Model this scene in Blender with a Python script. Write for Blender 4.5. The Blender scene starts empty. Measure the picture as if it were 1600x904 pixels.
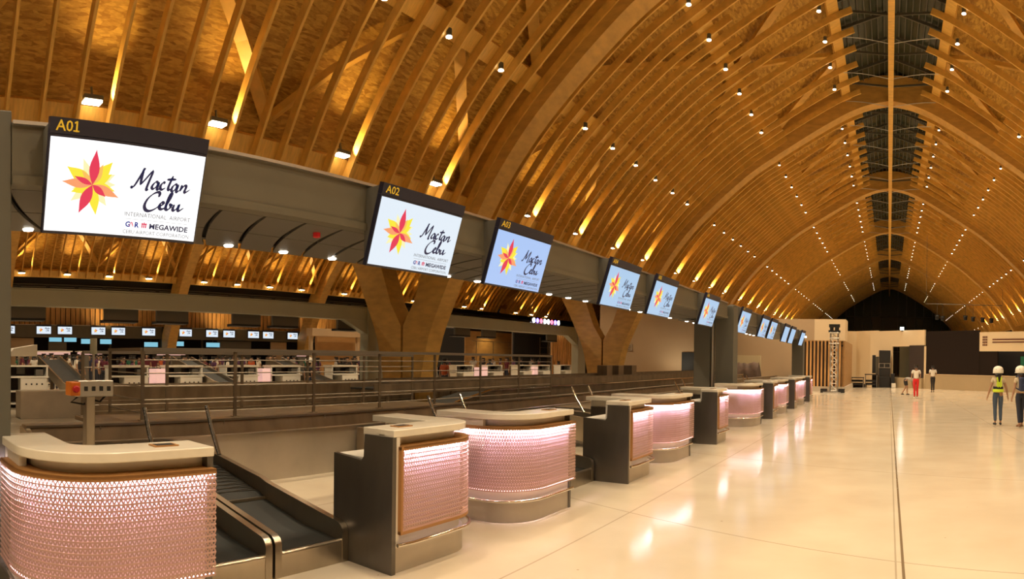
import bpy, bmesh, math, random
from mathutils import Vector, Matrix
S = bpy.context.scene
C = S.collection
random.seed(7)
PI = math.pi
# ------------------------------------------------------------------ camera (phone panorama: cylindrical projection)
EPS = .015
cd = bpy.data.cameras.new('camera'); cam = bpy.data.objects.new('camera', cd); C.objects.link(cam)
_u = Vector((-EPS, 0, 1)).normalized(); _r = Vector((1, 0, EPS)).normalized()
cam.matrix_world = Matrix(((_r.x, _u.x, 0, .1), (_r.y, _u.y, -1, 0), (_r.z, _u.z, 0, 1.65), (0, 0, 0, 1)))
cd.type = 'PANO'; cd.panorama_type = 'CENTRAL_CYLINDRICAL'
cd.central_cylindrical_range_u_min = -1.389; cd.central_cylindrical_range_u_max = .211
cd.central_cylindrical_range_v_min = -.335; cd.central_cylindrical_range_v_max = .569
cd.central_cylindrical_radius = 1; cd.clip_end = 500; cd.clip_start = .05
S.camera = cam
# ------------------------------------------------------------------ night outside, exposure
w = bpy.data.worlds.new('night'); w.use_nodes = True; S.world = w
w.node_tree.nodes['Background'].inputs[0].default_value = (.002, .0025, .003, 1)
w.node_tree.nodes['Background'].inputs[1].default_value = 1
S.view_settings.view_transform = 'Standard'; S.view_settings.look = 'None'
S.view_settings.gamma = 1; S.view_settings.use_curve_mapping = False
S.view_settings.exposure = 0.0
UPW = 235      # W of an uplight at the foot of the roof
DNW = 1200      # W of a downlight pair on the roof
WARM = (1, .64, .23); WARMD = (1, .8, .53)
S.cycles.max_bounces = 6; S.cycles.diffuse_bounces = 3; S.cycles.glossy_bounces = 3; S.cycles.transparent_max_bounces = 8
S.cycles.sample_clamp_indirect = 6; S.cycles.use_denoising = True; S.cycles.caustics_reflective = False
# ------------------------------------------------------------------ materials
M = {}
def mat(name, col, rough=.5, metal=0, vary=0, scale=6, bump=0, emit=None, es=0, stretch=None, spec=None, trans=0, alpha=None):
    m = bpy.data.materials.new(name); m.use_nodes = True; nt = m.node_tree; N = nt.nodes; L = nt.links
    b = N['Principled BSDF']; b.inputs['Base Color'].default_value = (*col, 1)
    b.inputs['Roughness'].default_value = rough; b.inputs['Metallic'].default_value = metal
    if spec is not None: b.inputs['Specular IOR Level'].default_value = spec
    if trans: b.inputs['Transmission Weight'].default_value = trans
    if alpha is not None: b.inputs['Alpha'].default_value = alpha
    if emit: b.inputs['Emission Color'].default_value = (*emit, 1); b.inputs['Emission Strength'].default_value = es
    if vary or bump:
        tc = N.new('ShaderNodeTexCoord'); mp = N.new('ShaderNodeMapping'); L.new(tc.outputs['Object'], mp.inputs[0])
        if stretch: mp.inputs['Scale'].default_value = stretch
        n = N.new('ShaderNodeTexNoise'); n.inputs['Scale'].default_value = scale; n.inputs['Detail'].default_value = 5
        L.new(mp.outputs[0], n.inputs[0])
        if vary:
            r = N.new('ShaderNodeValToRGB'); r.color_ramp.elements[0].position = .3; r.color_ramp.elements[1].position = .7
            r.color_ramp.elements[0].color = (*[c*(1-vary) for c in col], 1); r.color_ramp.elements[1].color = (*[min(1, c*(1+vary)) for c in col], 1)
            L.new(n.outputs[0], r.inputs[0]); L.new(r.outputs[0], b.inputs['Base Color'])
        if bump:
            bp = N.new('ShaderNodeBump'); bp.inputs['Strength'].default_value = bump; bp.inputs['Distance'].default_value = .02
            L.new(n.outputs[0], bp.inputs['Height']); L.new(bp.outputs[0], b.inputs['Normal'])
    M[name] = m; return m
mat('arch_wood', (.62, .36, .09), .55, vary=.14, scale=2.2, stretch=(1, 1, 3))
mat('rib_wood', (.76, .45, .1), .5, vary=.16, scale=3, stretch=(1, 6, 1))
mat('brace_wood', (.7, .4, .08), .5, vary=.15, scale=3)
mat('column_wood', (.6, .34, .12), .5, vary=.12, scale=1.5, stretch=(1, 1, 4))
mat('slat_wood', (.72, .4, .15), .5, vary=.3, scale=2, stretch=(1, 3, .3))
mat('box_wood', (.4, .22, .08), .45, vary=.12, scale=1.2, stretch=(1, 1, 4))
mat('gantry_paint', (.115, .102, .072), .45, vary=.06, scale=2)
mat('beam_paint', (.46, .46, .36), .4, vary=.05, scale=1)
mat('col_paint', (.1, .095, .075), .5)
mat('soffit_paint', (.12, .108, .09), .5)
mat('dark', (.012, .012, .013), .6)
mat('dark_glass', (.05, .06, .04), .25)
mat('black_plastic', (.02, .02, .022), .4)
mat('housing', (.015, .016, .04), .35)
mat('mount', (.12, .115, .1), .5)
mat('steel', (.5, .44, .35), .3, 1, vary=.12, scale=2.5, stretch=(1, 1, .25))
mat('steel_dark', (.2, .15, .098), .35, .65, vary=.25, scale=3, stretch=(1, 1, .3))
mat('rail_steel', (.26, .22, .17), .42, .8)
mat('chrome', (.75, .7, .62), .12, 1)
mat('panel_steel', (.5, .44, .35), .4, .5, vary=.1, scale=2)
mat('side_steel', (.16, .145, .125), .35, .8, vary=.15, scale=3, stretch=(1, 1, .4))
mat('rubber', (.009, .011, .0105), .65, vary=.35, scale=5)
mat('cream', (.74, .68, .58), .3)
mat('stone', (.72, .66, .55), .22, vary=.03, scale=8)
mat('rim_wood', (.36, .17, .05), .5)
mat('wicker', (.5, .31, .27), .5)
mat('backing', (.86, .66, .74), .6)
mat('white_wall', (.78, .62, .4), .7, vary=.03, scale=.4)
mat('tan_wall', (.5, .36, .22), .7, vary=.04, scale=.5)
mat('low_wall', (.42, .32, .19), .5, vary=.05, scale=.6)
mat('dark_panel', (.017, .01, .007), .85, spec=.2)
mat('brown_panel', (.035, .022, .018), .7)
mat('white_lam', (.82, .78, .7), .4)
mat('pink_panel', (.85, .55, .52), .5, emit=(1, .66, .62), es=.4)
mat('plinth', (.6, .52, .42), .5)
mat('alu', (.6, .58, .54), .35, .9)
mat('orange', (.9, .25, .02), .4); mat('red', (.7, .02, .03), .5); mat('green', (.02, .2, .12), .5)
mat('cloth_cover', (.09, .055, .038), .85, vary=.3, scale=3, bump=.5)
mat('gold_text', (.6, .4, .02), .5, emit=(.65, .42, .03), es=.35)
mat('sign_brown', (.12, .03, .015), .6)
for nm, c, e in (('lamp_white', (1, .8, .52), 16), ('spot_white', (1, .86, .66), 15), ('down_white', (1, .9, .75), 12), ('led', (1, .82, .95), 110),
              ('flood_white', (.85, 1, .95), 25), ('stage_blue', (.15, .1, 1), 9), ('stage_white', (1, .95, 1), 14), ('stage_red', (1, .1, .15), 5)):
    mat(nm, c, .5, emit=c, es=e)
def emis(name, c, e): return mat(name, (0, 0, 0), .3, emit=c, es=e)
emis('scr_white', (1, 1, 1), 1.25); emis('scr_soft', (.8, .9, 1), .95); emis('scr_blue', (.42, .6, .97), .95); emis('scr_far', (.42, .64, .9), .92)
emis('scr_cyan', (.25, .6, .75), .9)
for nm, c in (('p_red', (.83, .04, .1)), ('p_orange', (1, .37, .16)), ('p_yel', (1, .85, .05)), ('p_pale', (1, .95, .5)), ('p_amber', (1, .55, .12)),
              ('ink', (.012, .014, .06)), ('ink_grey', (.16, .15, .15)), ('ink_blue', (.02, .05, .3)), ('ink_red', (.75, .03, .1))):
    emis(nm, c, .95)

# OSB boarding of the roof: long flakes and panel joints
def osb():
    m = bpy.data.materials.new('osb'); m.use_nodes = True; nt = m.node_tree; N = nt.nodes; L = nt.links; b = N['Principled BSDF']
    tc = N.new('ShaderNodeTexCoord'); mp = N.new('ShaderNodeMapping'); mp.inputs['Scale'].default_value = (1, 1, 5)
    L.new(tc.outputs['Object'], mp.inputs[0])
    v = N.new('ShaderNodeTexVoronoi'); v.inputs['Scale'].default_value = 4.5; L.new(mp.outputs[0], v.inputs[0])
    n = N.new('ShaderNodeTexNoise'); n.inputs['Scale'].default_value = 9; n.inputs['Detail'].default_value = 6; L.new(mp.outputs[0], n.inputs[0])
    mx = N.new('ShaderNodeMix'); mx.data_type = 'RGBA'; mx.inputs[0].default_value = .5
    L.new(v.outputs['Color'], mx.inputs[6]); L.new(n.outputs[0], mx.inputs[7])
    bw = N.new('ShaderNodeRGBToBW'); L.new(mx.outputs[2], bw.inputs[0])
    r = N.new('ShaderNodeValToRGB'); e = r.color_ramp.elements; e[0].position = .3; e[1].position = .7
    e[0].color = (.36, .17, .018, 1); e[1].color = (.68, .4, .07, 1)
    L.new(bw.outputs[0], r.inputs[0]); L.new(r.outputs[0], b.inputs['Base Color']); b.inputs['Roughness'].default_value = .65
    M['osb'] = m
osb()
def floor_mat():
    m = bpy.data.materials.new('floor_stone'); m.use_nodes = True; nt = m.node_tree; N = nt.nodes; L = nt.links; b = N['Principled BSDF']
    tc = N.new('ShaderNodeTexCoord'); sp = N.new('ShaderNodeSeparateXYZ'); L.new(tc.outputs['Object'], sp.inputs[0])
    def ma(op, a, bb=None, c=None):
        x = N.new('ShaderNodeMath'); x.operation = op
        for i, q in enumerate((a, bb, c)):
            if q is None: continue
            if isinstance(q, (int, float)): x.inputs[i].default_value = q
            else: L.new(q, x.inputs[i])
        return x.outputs[0]
    X, Y = sp.outputs[0], sp.outputs[1]
    sk = ma('ADD', Y, ma('MULTIPLY', X, .37))
    def line(v, per, off, wd):
        f = ma('FRACT', ma('DIVIDE', ma('SUBTRACT', v, off), per))
        d = ma('MULTIPLY', ma('ABSOLUTE', ma('SUBTRACT', f, .5)), per)
        return ma('GREATER_THAN', d, per/2 - wd)
    major = ma('MULTIPLY', line(X, 8.4, .24, .012), 1)
    minor = ma('MULTIPLY', ma('MAXIMUM', line(sk, 4.4, 5.43, .01), line(X, 2.8, -2.62, .008)), .45)
    jt = ma('MAXIMUM', major, minor)
    vo = N.new('ShaderNodeTexVoronoi'); vo.inputs['Scale'].default_value = 3.2; vo.inputs['Randomness'].default_value = 1; L.new(tc.outputs['Object'], vo.inputs[0])
    n0 = N.new('ShaderNodeTexNoise'); n0.inputs['Scale'].default_value = .9; L.new(tc.outputs['Object'], n0.inputs[0])
    dot = ma('MULTIPLY', ma('LESS_THAN', vo.outputs['Distance'], .04), ma('MULTIPLY', ma('GREATER_THAN', n0.outputs[0], .5), .5))
    n1 = N.new('ShaderNodeTexNoise'); n1.inputs['Scale'].default_value = 1.1; n1.inputs['Detail'].default_value = 6; L.new(tc.outputs['Object'], n1.inputs[0])
    r = N.new('ShaderNodeValToRGB'); e = r.color_ramp.elements; e[0].position = .3; e[1].position = .72
    e[0].color = (.66, .555, .415, 1); e[1].color = (.75, .65, .5, 1); L.new(n1.outputs[0], r.inputs[0])
    a = N.new('ShaderNodeMix'); a.data_type = 'RGBA'; L.new(ma('MAXIMUM', jt, dot), a.inputs[0]); L.new(r.outputs[0], a.inputs[6]); a.inputs[7].default_value = (.22, .16, .1, 1)
    L.new(a.outputs[2], b.inputs['Base Color'])
    rr = N.new('ShaderNodeMapRange'); L.new(n1.outputs[0], rr.inputs[0]); rr.inputs[3].default_value = .12; rr.inputs[4].default_value = .16
    L.new(rr.outputs[0], b.inputs['Roughness']); b.inputs['Specular IOR Level'].default_value = .6
    M['floor'] = m
floor_mat()

# ------------------------------------------------------------------ mesh helpers
class MB:
    def __init__(s): s.v = []; s.f = []; s.m = []; s.mi = 0; s.ch = []
    def add(s, vs, fs):
        o = len(s.v); s.ch.append((o, len(s.f))); s.v += [tuple(v) for v in vs]; s.f += [tuple(o+i for i in f) for f in fs]; s.m += [s.mi]*len(fs)
    def box(s, x0, x1, y0, y1, z0, z1):
        s.add([(x0,y0,z0),(x1,y0,z0),(x1,y1,z0),(x0,y1,z0),(x0,y0,z1),(x1,y0,z1),(x1,y1,z1),(x0,y1,z1)],
              [(0,3,2,1),(4,5,6,7),(0,1,5,4),(1,2,6,5),(2,3,7,6),(3,0,4,7)]); return s
    def bar(s, a, b, wd, ht=None, side=None):
        a = Vector(a); b = Vector(b); d = (b-a).normalized(); ht = ht or wd
        sd = Vector(side) if side else (Vector((0,0,1)) if abs(d.z) < .9 else Vector((0,1,0)))
        p = d.cross(sd).normalized()*wd/2; q = p.cross(d).normalized()*ht/2
        s.add([a-p-q,a+p-q,a+p+q,a-p+q,b-p-q,b+p-q,b+p+q,b-p+q], [(0,3,2,1),(4,5,6,7),(0,1,5,4),(1,2,6,5),(2,3,7,6),(3,0,4,7)]); return s
    def tube(s, pts, r, n=8, r2=None, cap=True):
        pts = [Vector(p) for p in pts]; rings = []
        for i, p in enumerate(pts):
            d = (pts[min(i+1, len(pts)-1)] - pts[max(i-1, 0)]).normalized()
            up = Vector((0,0,1)) if abs(d.z) < .95 else Vector((0,1,0))
            a = d.cross(up).normalized(); b = a.cross(d)
            rr = r if r2 is None else r + (r2-r)*i/(len(pts)-1)
            rings.append([p + (a*math.cos(2*PI*k/n) + b*math.sin(2*PI*k/n))*rr for k in range(n)])
        vs = [v for ring in rings for v in ring]; fs = []
        for i in range(len(pts)-1):
            for k in range(n): fs.append((i*n+k, i*n+(k+1)%n, (i+1)*n+(k+1)%n, (i+1)*n+k))
        if cap: fs += [tuple(range(n-1,-1,-1)), tuple((len(pts)-1)*n+k for k in range(n))]
        s.add(vs, fs); return s
    def prism(s, poly, axis, a, b):
        """poly of 2-D points extruded along axis ('x','y','z') from a to b"""
        def P(p, t): return {'x': (t, p[0], p[1]), 'y': (p[0], t, p[1]), 'z': (p[0], p[1], t)}[axis]
        n = len(poly); s.add([P(p, a) for p in poly] + [P(p, b) for p in poly],
            [tuple(range(n-1,-1,-1)), tuple(range(n, 2*n))] + [(i, (i+1)%n, n+(i+1)%n, n+i) for i in range(n)]); return s
    def strip(s, A, B, axis, a, b):
        """solid between polylines A and B (same length) extruded along axis; quads only, so concave shapes are fine"""
        def P(p, t): return {'x': (t, p[0], p[1]), 'y': (p[0], t, p[1]), 'z': (p[0], p[1], t)}[axis]
        n = len(A); vs = [P(p,a) for p in A]+[P(p,a) for p in B]+[P(p,b) for p in A]+[P(p,b) for p in B]; fs = []
        for i in range(n-1):
            fs += [(i,i+1,n+i+1,n+i), (2*n+i,3*n+i,3*n+i+1,2*n+i+1), (i,2*n+i,2*n+i+1,i+1), (n+i,n+i+1,3*n+i+1,3*n+i)]
        fs += [(0,n,3*n,2*n), (n-1,3*n-1,4*n-1,2*n-1)]
        s.add(vs, fs); return s
    def lathe(s, prof, c=(0,0,0), n=16):
        vs = []; fs = []
        for r, z in prof:
            for k in range(n): vs.append((c[0]+r*math.cos(2*PI*k/n), c[1]+r*math.sin(2*PI*k/n), c[2]+z))
        for i in range(len(prof)-1):
            for k in range(n): fs.append((i*n+k, i*n+(k+1)%n, (i+1)*n+(k+1)%n, (i+1)*n+k))
        fs += [tuple(range(n-1,-1,-1)), tuple((len(prof)-1)*n+k for k in range(n))]
        s.add(vs, fs); return s
    def each(s, name, m, parent=None, **k):
        """one object per connected piece"""
        ch = s.ch + [(len(s.v), len(s.f))]; out = []
        for (v0, f0), (v1, f1) in zip(ch, ch[1:]):
            q = MB(); q.v = s.v[v0:v1]; q.f = [tuple(i-v0 for i in f) for f in s.f[f0:f1]]; q.m = s.m[f0:f1]; out.append(q.build(name, m, parent, **k))
        return out
    def build(s, name, m, parent=None, smooth=0, loc=None, rz=0, bevel=0):
        me = bpy.data.meshes.new(name); me.from_pydata(s.v, [], s.f)
        bm = bmesh.new(); bm.from_mesh(me); bmesh.ops.recalc_face_normals(bm, faces=bm.faces); bm.to_mesh(me); bm.free()
        ms = m if isinstance(m, (list, tuple)) else [m]
        for q in ms: me.materials.append(M[q] if isinstance(q, str) else q)
        if len(ms) > 1: me.polygons.foreach_set('material_index', s.m)
        if smooth:
            me.polygons.foreach_set('use_smooth', [True]*len(me.polygons)); me.set_sharp_from_angle(angle=math.radians(smooth))
        me.update(); o = bpy.data.objects.new(name, me); C.objects.link(o)
        if parent: o.parent = parent
        if loc: o.location = loc
        o.rotation_euler.z = rz
        if bevel:
            b = o.modifiers.new('bevel', 'BEVEL'); b.width = bevel; b.segments = 2; b.limit_method = 'ANGLE'
        return o
def tag(o, label=None, cat=None, group=None, kind=None):
    if label: o['label'] = label
    if cat: o['category'] = cat
    if group: o['group'] = group
    if kind: o['kind'] = kind
    return o
def empty(name, loc=(0,0,0), rz=0, label=None, cat=None, group=None, kind=None):
    o = bpy.data.objects.new(name, None); C.objects.link(o); o.location = loc; o.rotation_euler.z = rz
    o.empty_display_size = .1
    return tag(o, label, cat, group, kind)
KIDS = {}
def copy_tree(o, parent=None, top=True):
    c = o.copy(); C.objects.link(c); c.parent = parent if not top else None
    if top and o.get('group') is None and 'group' in c: del c['group']
    for ch in list(o.children): copy_tree(ch, c, False)
    return c
def dup(o, loc=None, rz=None, label=None, group=None):
    c = copy_tree(o)
    if loc is not None: c.location = loc
    if rz is not None: c.rotation_euler.z = rz
    if label: c['label'] = label
    if group: c['group'] = group
    return c
def spot(name, loc, target, W, col, angle=100, blend=.8, size=.12, parent=None):
    l = bpy.data.lights.new(name, 'SPOT'); l.energy = W; l.color = col; l.spot_size = math.radians(angle); l.spot_blend = blend; l.shadow_soft_size = size
    o = bpy.data.objects.new(name, l); C.objects.link(o); o.location = loc
    o.rotation_euler = (Vector(target)-Vector(loc)).to_track_quat('-Z', 'Y').to_euler(); 
    if parent: o.parent = parent; o.matrix_parent_inverse = Matrix.Identity(4); o.location = Vector(loc) - Vector(parent.location)
    return o
def lerp(a, b, t): return a + (b-a)*t

# ================================================================== STRUCTURE
fl = MB(); fl.add([(-75,-14,0),(34,-14,0),(34,125,0),(-75,125,0)], [(0,1,2,3)]); tag(fl.build('floor', 'floor'), kind='structure')

# vault profile of the west half (distance from the ridge, height) along the underside of the arches
KN = [(0,14.6),(1.0,14.42),(2.0,14.05),(3.2,13.42),(4.5,12.67),(5.7,11.95),(6.8,11.27),(7.9,10.42),(9.1,9.4),(10.1,8.45),(11.0,7.4),(11.7,6.4),(12.3,5.4),(12.85,4.4),(13.35,3.4),(13.8,2.4),(14.1,1.2),(14.3,0)]
def cr(P, k=4):
    out = []; P = [Vector(p) for p in P]
    for i in range(len(P)-1):
        a, b, c, d = P[max(i-1,0)], P[i], P[i+1], P[min(i+2,len(P)-1)]
        for j in range(k):
            t = j/k; out.append(.5*((2*b)+(c-a)*t+(2*a-5*b+4*c-d)*t*t+(3*b-a-3*c+d)*t*t*t))
    out.append(P[-1]); return out
PR = cr(KN, 3)
def off(i, t):
    d = (PR[min(i+1,len(PR)-1)] - PR[max(i-1,0)]).normalized(); nrm = Vector((-d.y, d.x))
    if nrm.y < 0 or (abs(nrm.y) < 1e-6 and nrm.x < 0): nrm = -nrm
    if nrm.x < 0: nrm.x = -nrm.x*0
    return PR[i] + nrm*t
def curve(t, d0, z0=None):
    """offset profile points with distance >= d0 and height >= z0"""
    return [p for p in (off(i, t) for i in range(len(PR))) if p.x >= d0 and (z0 is None or p.y >= z0)]
def at_d(t, d):
    c = [off(i, t) for i in range(len(PR))]
    for a, b in zip(c, c[1:]):
        if a.x <= d <= b.x: return Vector((d, lerp(a.y, b.y, (d-a.x)/max(1e-6, b.x-a.x))))
    return c[-1]
def pair(t0, t1, d0, z0):
    ix = [i for i in range(len(PR)) if off(i, (t0+t1)/2).x >= d0 and off(i, (t0+t1)/2).y >= z0]
    return [off(i, t0) for i in ix], [off(i, t1) for i in ix]
def mirror(pts, s, cx, dz=0):   # s=-1 west, +1 east
    return [(cx + s*p.x, p.y + dz) for p in pts]
# arch: one continuous glulam half each side; feet share the columns at x=-15
def arch_half():
    A = [off(i, 0) for i in range(len(PR))]; B = []
    for i, p in enumerate(A):
        t = 1.3 if p.y > 5 else lerp(.75, 1.3, max(0, p.y)/5)
        q = off(i, t)
        q.x = min(q.x, 14.99)
        if p.y < 2.9: q = Vector((14.99, p.y))
        B.append(q)
    A[0] = Vector((0, 14.6)); B[0] = Vector((0, 15.85))
    return A, B
AA, AB = arch_half()
ARCH_Y = [.6 + 15.6*k for k in range(8)]
def make_arch(name, sides, cx, y, label, group=None, dz=0):
    m = MB()
    for s in sides: m.strip(mirror(AA, s, cx, dz), mirror(AB, s, cx, dz), 'y', -.33, .42)
    o = m.build(name, 'arch_wood', smooth=25, loc=(0, y, 0)); tag(o, label, 'timber arch', group); return o
arch_words = ['closest, above the leftmost screen', 'forking right off the nearest Y-shaped column',
   'first to cross the ridge in view', 'fourth from the camera', 'fifth from the camera', 'sixth from the camera', 'seventh from the camera', 'last one before the dark gable window']
arches = []
for k, y in enumerate(ARCH_Y):
    if k == 0:
        a0 = make_arch('timber_arch', (-1, 1), 0, y, '')
        o = a0
    else:
        o = a0.copy(); C.objects.link(o); o.location = (0, y, 0)
    o['label'] = 'curved timber arch over the main hall, ' + arch_words[k]; o['group'] = 'timber arches of the main hall'
b0 = make_arch('timber_arch', (1,), -30.08, 16.2, 'curved timber arch rising left out of the first Y-shaped column', 'timber arches of the left hall')
for y, t in ((31.8, 'second Y-shaped column'), (47.4, 'third Y-shaped column behind the baggage belts')):
    o = b0.copy(); C.objects.link(o); o.location = (0, y, 0); o['label'] = 'curved timber arch rising left out of the ' + t
c0 = make_arch('timber_arch', (-1,), -30.08, 21.3, 'timber arch foot in the left hall nearest the camera, behind the grey beam', 'timber arches of the far side of the left hall', dz=.5)
for y, t in ((34.4, 'timber arch foot in the left hall just left of the first Y-shaped column'), (47.6, 'timber arch foot in the left hall seen right of the first Y-shaped column'), (8.2, 'timber arch foot at the far left edge behind the grey post')):
    o = c0.copy(); C.objects.link(o); o.location = (0, y, 0); o['label'] = t
# ceiling boarding
def shell(name, s, cx, y0, y1, d0=1.9, z0=5.4, dz=0, kindlab=None):
    P, Q = pair(1.3, 1.42, d0, z0); P = mirror(P, s, cx, dz); Q = mirror(Q, s, cx, dz)
    m = MB(); m.strip(P, Q, 'y', y0, y1); o = m.build(name, 'osb', smooth=30); tag(o, kind='structure'); return o
ceilW = shell('ceiling', -1, 0, -12, 118); ceilE = shell('ceiling', 1, 0, -12, 118)
ceilB = shell('ceiling', -1, -30.08, -6, 108, 0, 6.5, .75); ceilC = shell('ceiling', 1, -30.08, -6, 75, 0, 5.4)
# ribs
def rib_mesh(s, cx, d0, dz=0, z0=5.55, name='rib'):
    P, Q = pair(.33, .57, d0, z0); P = mirror(P, s, cx, dz); Q = mirror(Q, s, cx, dz)
    m = MB(); m.strip(P, Q, 'y', -.033, .033); return m
RIBP = 15.6/22
def rib_ys(k): return [ARCH_Y[k] + RIBP*(j+.5) for j in range(22)] if k >= 0 else [ARCH_Y[0] - RIBP*(j+.5) for j in range(16)]
for s, par, near in ((-1, ceilW, range(-1, 3)), (1, ceilE, range(1, 2))):
    lo = rib_mesh(s, 0, 1.45).build('rib', 'rib_wood', par, smooth=25); sh = rib_mesh(s, 0, 4.9).build('rib', 'rib_wood', par, smooth=25)
    first = {0: lo, 1: sh}; used = set(); st = MB(); cnt = 0
    for k in range(-1, 7):
        for j, y in enumerate(rib_ys(k)):
            if k in near and (k >= 0 or j < 6):
                src = first[j % 2]
                if j % 2 in used: o = src.copy(); C.objects.link(o); o.parent = par
                else: o = src; used.add(j % 2)
                o.location = (0, y, 0); cnt += 1
            elif k > -1:
                t = rib_mesh(s, 0, 1.45 if j % 2 == 0 else 4.9); t.v = [(a, b+y, c) for a, b, c in t.v]; st.add(t.v, t.f)
    o = st.build('rib_row', 'rib_wood', par, smooth=25); tag(o, kind='stuff')
# left-hall ribs (far side)
st = MB(); lo = None; bys = [2 + .66*j for j in range(150)]
for y in bys:
    if any(abs(y - q) < .5 for q in (8.2, 21.3, 34.4, 47.6, 61, 74.5, 88)): continue
    if y > 64:
        t = rib_mesh(-1, -30.08, 4, .75, 6.1); t.v = [(a, b+y, c) for a, b, c in t.v]; st.add(t.v, t.f); continue
    if lo is None: o = lo = rib_mesh(-1, -30.08, 4, .75, 6.1).build('rib', 'rib_wood', ceilB, smooth=25)
    else: o = lo.copy(); C.objects.link(o); o.parent = ceilB
    o.location = (0, y, 0)
tag(st.build('rib_row', 'rib_wood', ceilB, smooth=25), kind='stuff')
# purlins and braces per bay, hall A both sides
PD = {'low': 12.35, 'mid': 9.75, 'up': 5.95, 'sky': 2.15}
def purlin_pts(s, cx, d, t0, t1, hw, dz=0):
    """cross-section (square to the roof) of a purlin"""
    a = at_d(t0, d); b = at_d(t1, d)
    # direction along the roof
    c = at_d(t0, d+.15); tn = (c-a).normalized(); nr = Vector((-tn.y, tn.x)); nr = nr if nr.y > 0 else -nr
    P = [a - tn*hw, a + tn*hw, a + tn*hw + nr*(t1-t0), a - tn*hw + nr*(t1-t0)]
    return mirror(P, s, cx, dz)
def braces(m, s, cx, y0, y1, da, db, n=4, dz=0, t=.98):
    for j in range(n):
        ya, yb = lerp(y0, y1, j/n), lerp(y0, y1, (j+1)/n); d1, d2 = (da, db) if j % 2 == 0 else (db, da)
        # follow the curve in three straight pieces
        for q in range(3):
            u, v = q/3, (q+1)/3
            p = at_d(t, lerp(d1, d2, u)); r = at_d(t, lerp(d1, d2, v))
            m.bar((cx+s*p.x, lerp(ya, yb, u), p.y+dz), (cx+s*r.x, lerp(ya, yb, v), r.y+dz), .3, .16)
for s, par in ((-1, ceilW), (1, ceilE)):
    for k in range(-1, 7):
        if s > 0 and k < 1: continue
        y0 = (ARCH_Y[k] if k >= 0 else -12) + .42; y1 = ARCH_Y[k+1] - .33
        for nm, d in PD.items():
            hw = {'low': .25, 'mid': .26, 'up': .28, 'sky': .21}[nm]
            m = MB(); m.prism(purlin_pts(s, 0, d, .58, .86, hw), 'y', y0, y1); m.build('purlin', 'rib_wood', par)
        if k >= 0 and k < 5:
            m = MB(); braces(m, s, 0, y0, y1, PD['low'], PD['mid']); m.build('brace', 'brace_wood', par)
            m = MB(); braces(m, s, 0, y0, y1, PD['mid'], PD['up'], 2); m.build('brace', 'brace_wood', par)
            m = MB(); braces(m, s, 0, y0, y1, PD['up'], PD['sky']); m.build('brace', 'brace_wood', par)
for y0, y1 in ((8.6, 20.9), (21.7, 34.0), (34.8, 47.2), (48, 60.6), (61.4, 74.1), (74.9, 87.6), (88.4, 101)):
    m = MB(); m.prism(purlin_pts(-1, -30.08, PD['low'], .58, .86, .26, .75), 'y', y0, y1); m.build('purlin', 'rib_wood', ceilB)
    m = MB(); braces(m, -1, -30.08, y0, y1, PD['low'], PD['mid'], 4, .75); m.build('brace', 'brace_wood', ceilB)
# ridge beam and skylight
m = MB(); m.box(-.12, .12, -12, 118, 14.15, 14.75); o = m.build('ridge_beam', 'rib_wood'); tag(o, 'long straight timber ridge beam under the dark skylight', 'beam')
sky = empty('skylight', (0, 0, 15.3), label='long dark glazed skylight strip along the ridge of the main roof', cat='skylight')
for s in (-1, 1):
    m = MB(); m.prism([(0, .9), (s*2.5, .0), (s*2.5, -.06), (0, .84)], 'y', -12, 118); m.build('glazing', 'dark_glass', sky)
    m = MB(); m.box(min(s*2.2, s*2.3), max(s*2.2, s*2.3), -12, 118, .0, .12); m.build('kerb', 'brown_panel', sky)
m = MB()
for i in range(8):
    for s in (-1, 1): m.box(min(s*(.3+i*.26), s*(.34+i*.26)), max(s*(.3+i*.26), s*(.34+i*.26)), -12, 118, .62-i*.09, .67-i*.09)
for i in range(60):
    y = -2 + i*2
    for s in (-1, 1): m.bar((s*.2, y, .62), (s*2.3, y, -.1), .08, .12)
tag(m.build('glazing_bar', 'col_paint', sky), kind='stuff')
for k in range(1, 7):
    for j in range(5):
        y = ARCH_Y[k] + 1.6 + j*3.1
        m = MB()
        for s in (-1, 1): m.bar((s*.1, y, .35-.9), (s*2.25, y+.0, -.35), .035, .09)
        m.build('truss_rod', 'col_paint', sky)
        if k < 4:
            m = MB()
            m.tube([(lerp(-2.2, 2.2, i/10), y+1.2, -1.05 + .3*abs(math.sin((i/10-.5)*PI))) for i in range(11)], .015, 6); m.build('cable', 'alu', sky)
# gable glazing at the far end
g = empty('window_1', (0, 118.2, 0)); tag(g, kind='structure')
P = [off(i, 1.1) for i in range(len(PR))]
m = MB(); top = mirror(P, -1, 0)[::-1] + mirror(P, 1, 0)[1:]; m.strip(top, [(p[0], 0) for p in top], 'y', 0, .1); m.build('pane', 'dark_glass', g)
m = MB()
for i in range(-8, 9):
    d = abs(i)*1.6; z = at_d(1.0, max(d, .01)).y; m.box(i*1.6-.07, i*1.6+.07, -.2, 0, 0, z)
for z in (4, 7.2, 10.4):
    xx = 12.5 if z < 5 else (11 if z < 8 else 8); m.box(-xx, xx, -.15, 0, z-.06, z+.06)
m.build('mullions', 'col_paint', g)

# ---------- walls
def wall(name, pts, z0, z1, mt, th=.15):
    m = MB()
    for (a, b) in zip(pts, pts[1:]):
        d = Vector((b[0]-a[0], b[1]-a[1])).normalized(); n = Vector((-d.y, d.x))*th
        m.prism([(a[0],a[1]), (b[0],b[1]), (b[0]+n.x,b[1]+n.y), (a[0]+n.x,a[1]+n.y)], 'z', z0, z1)
    return tag(m.build(name, mt), kind='structure')
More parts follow.
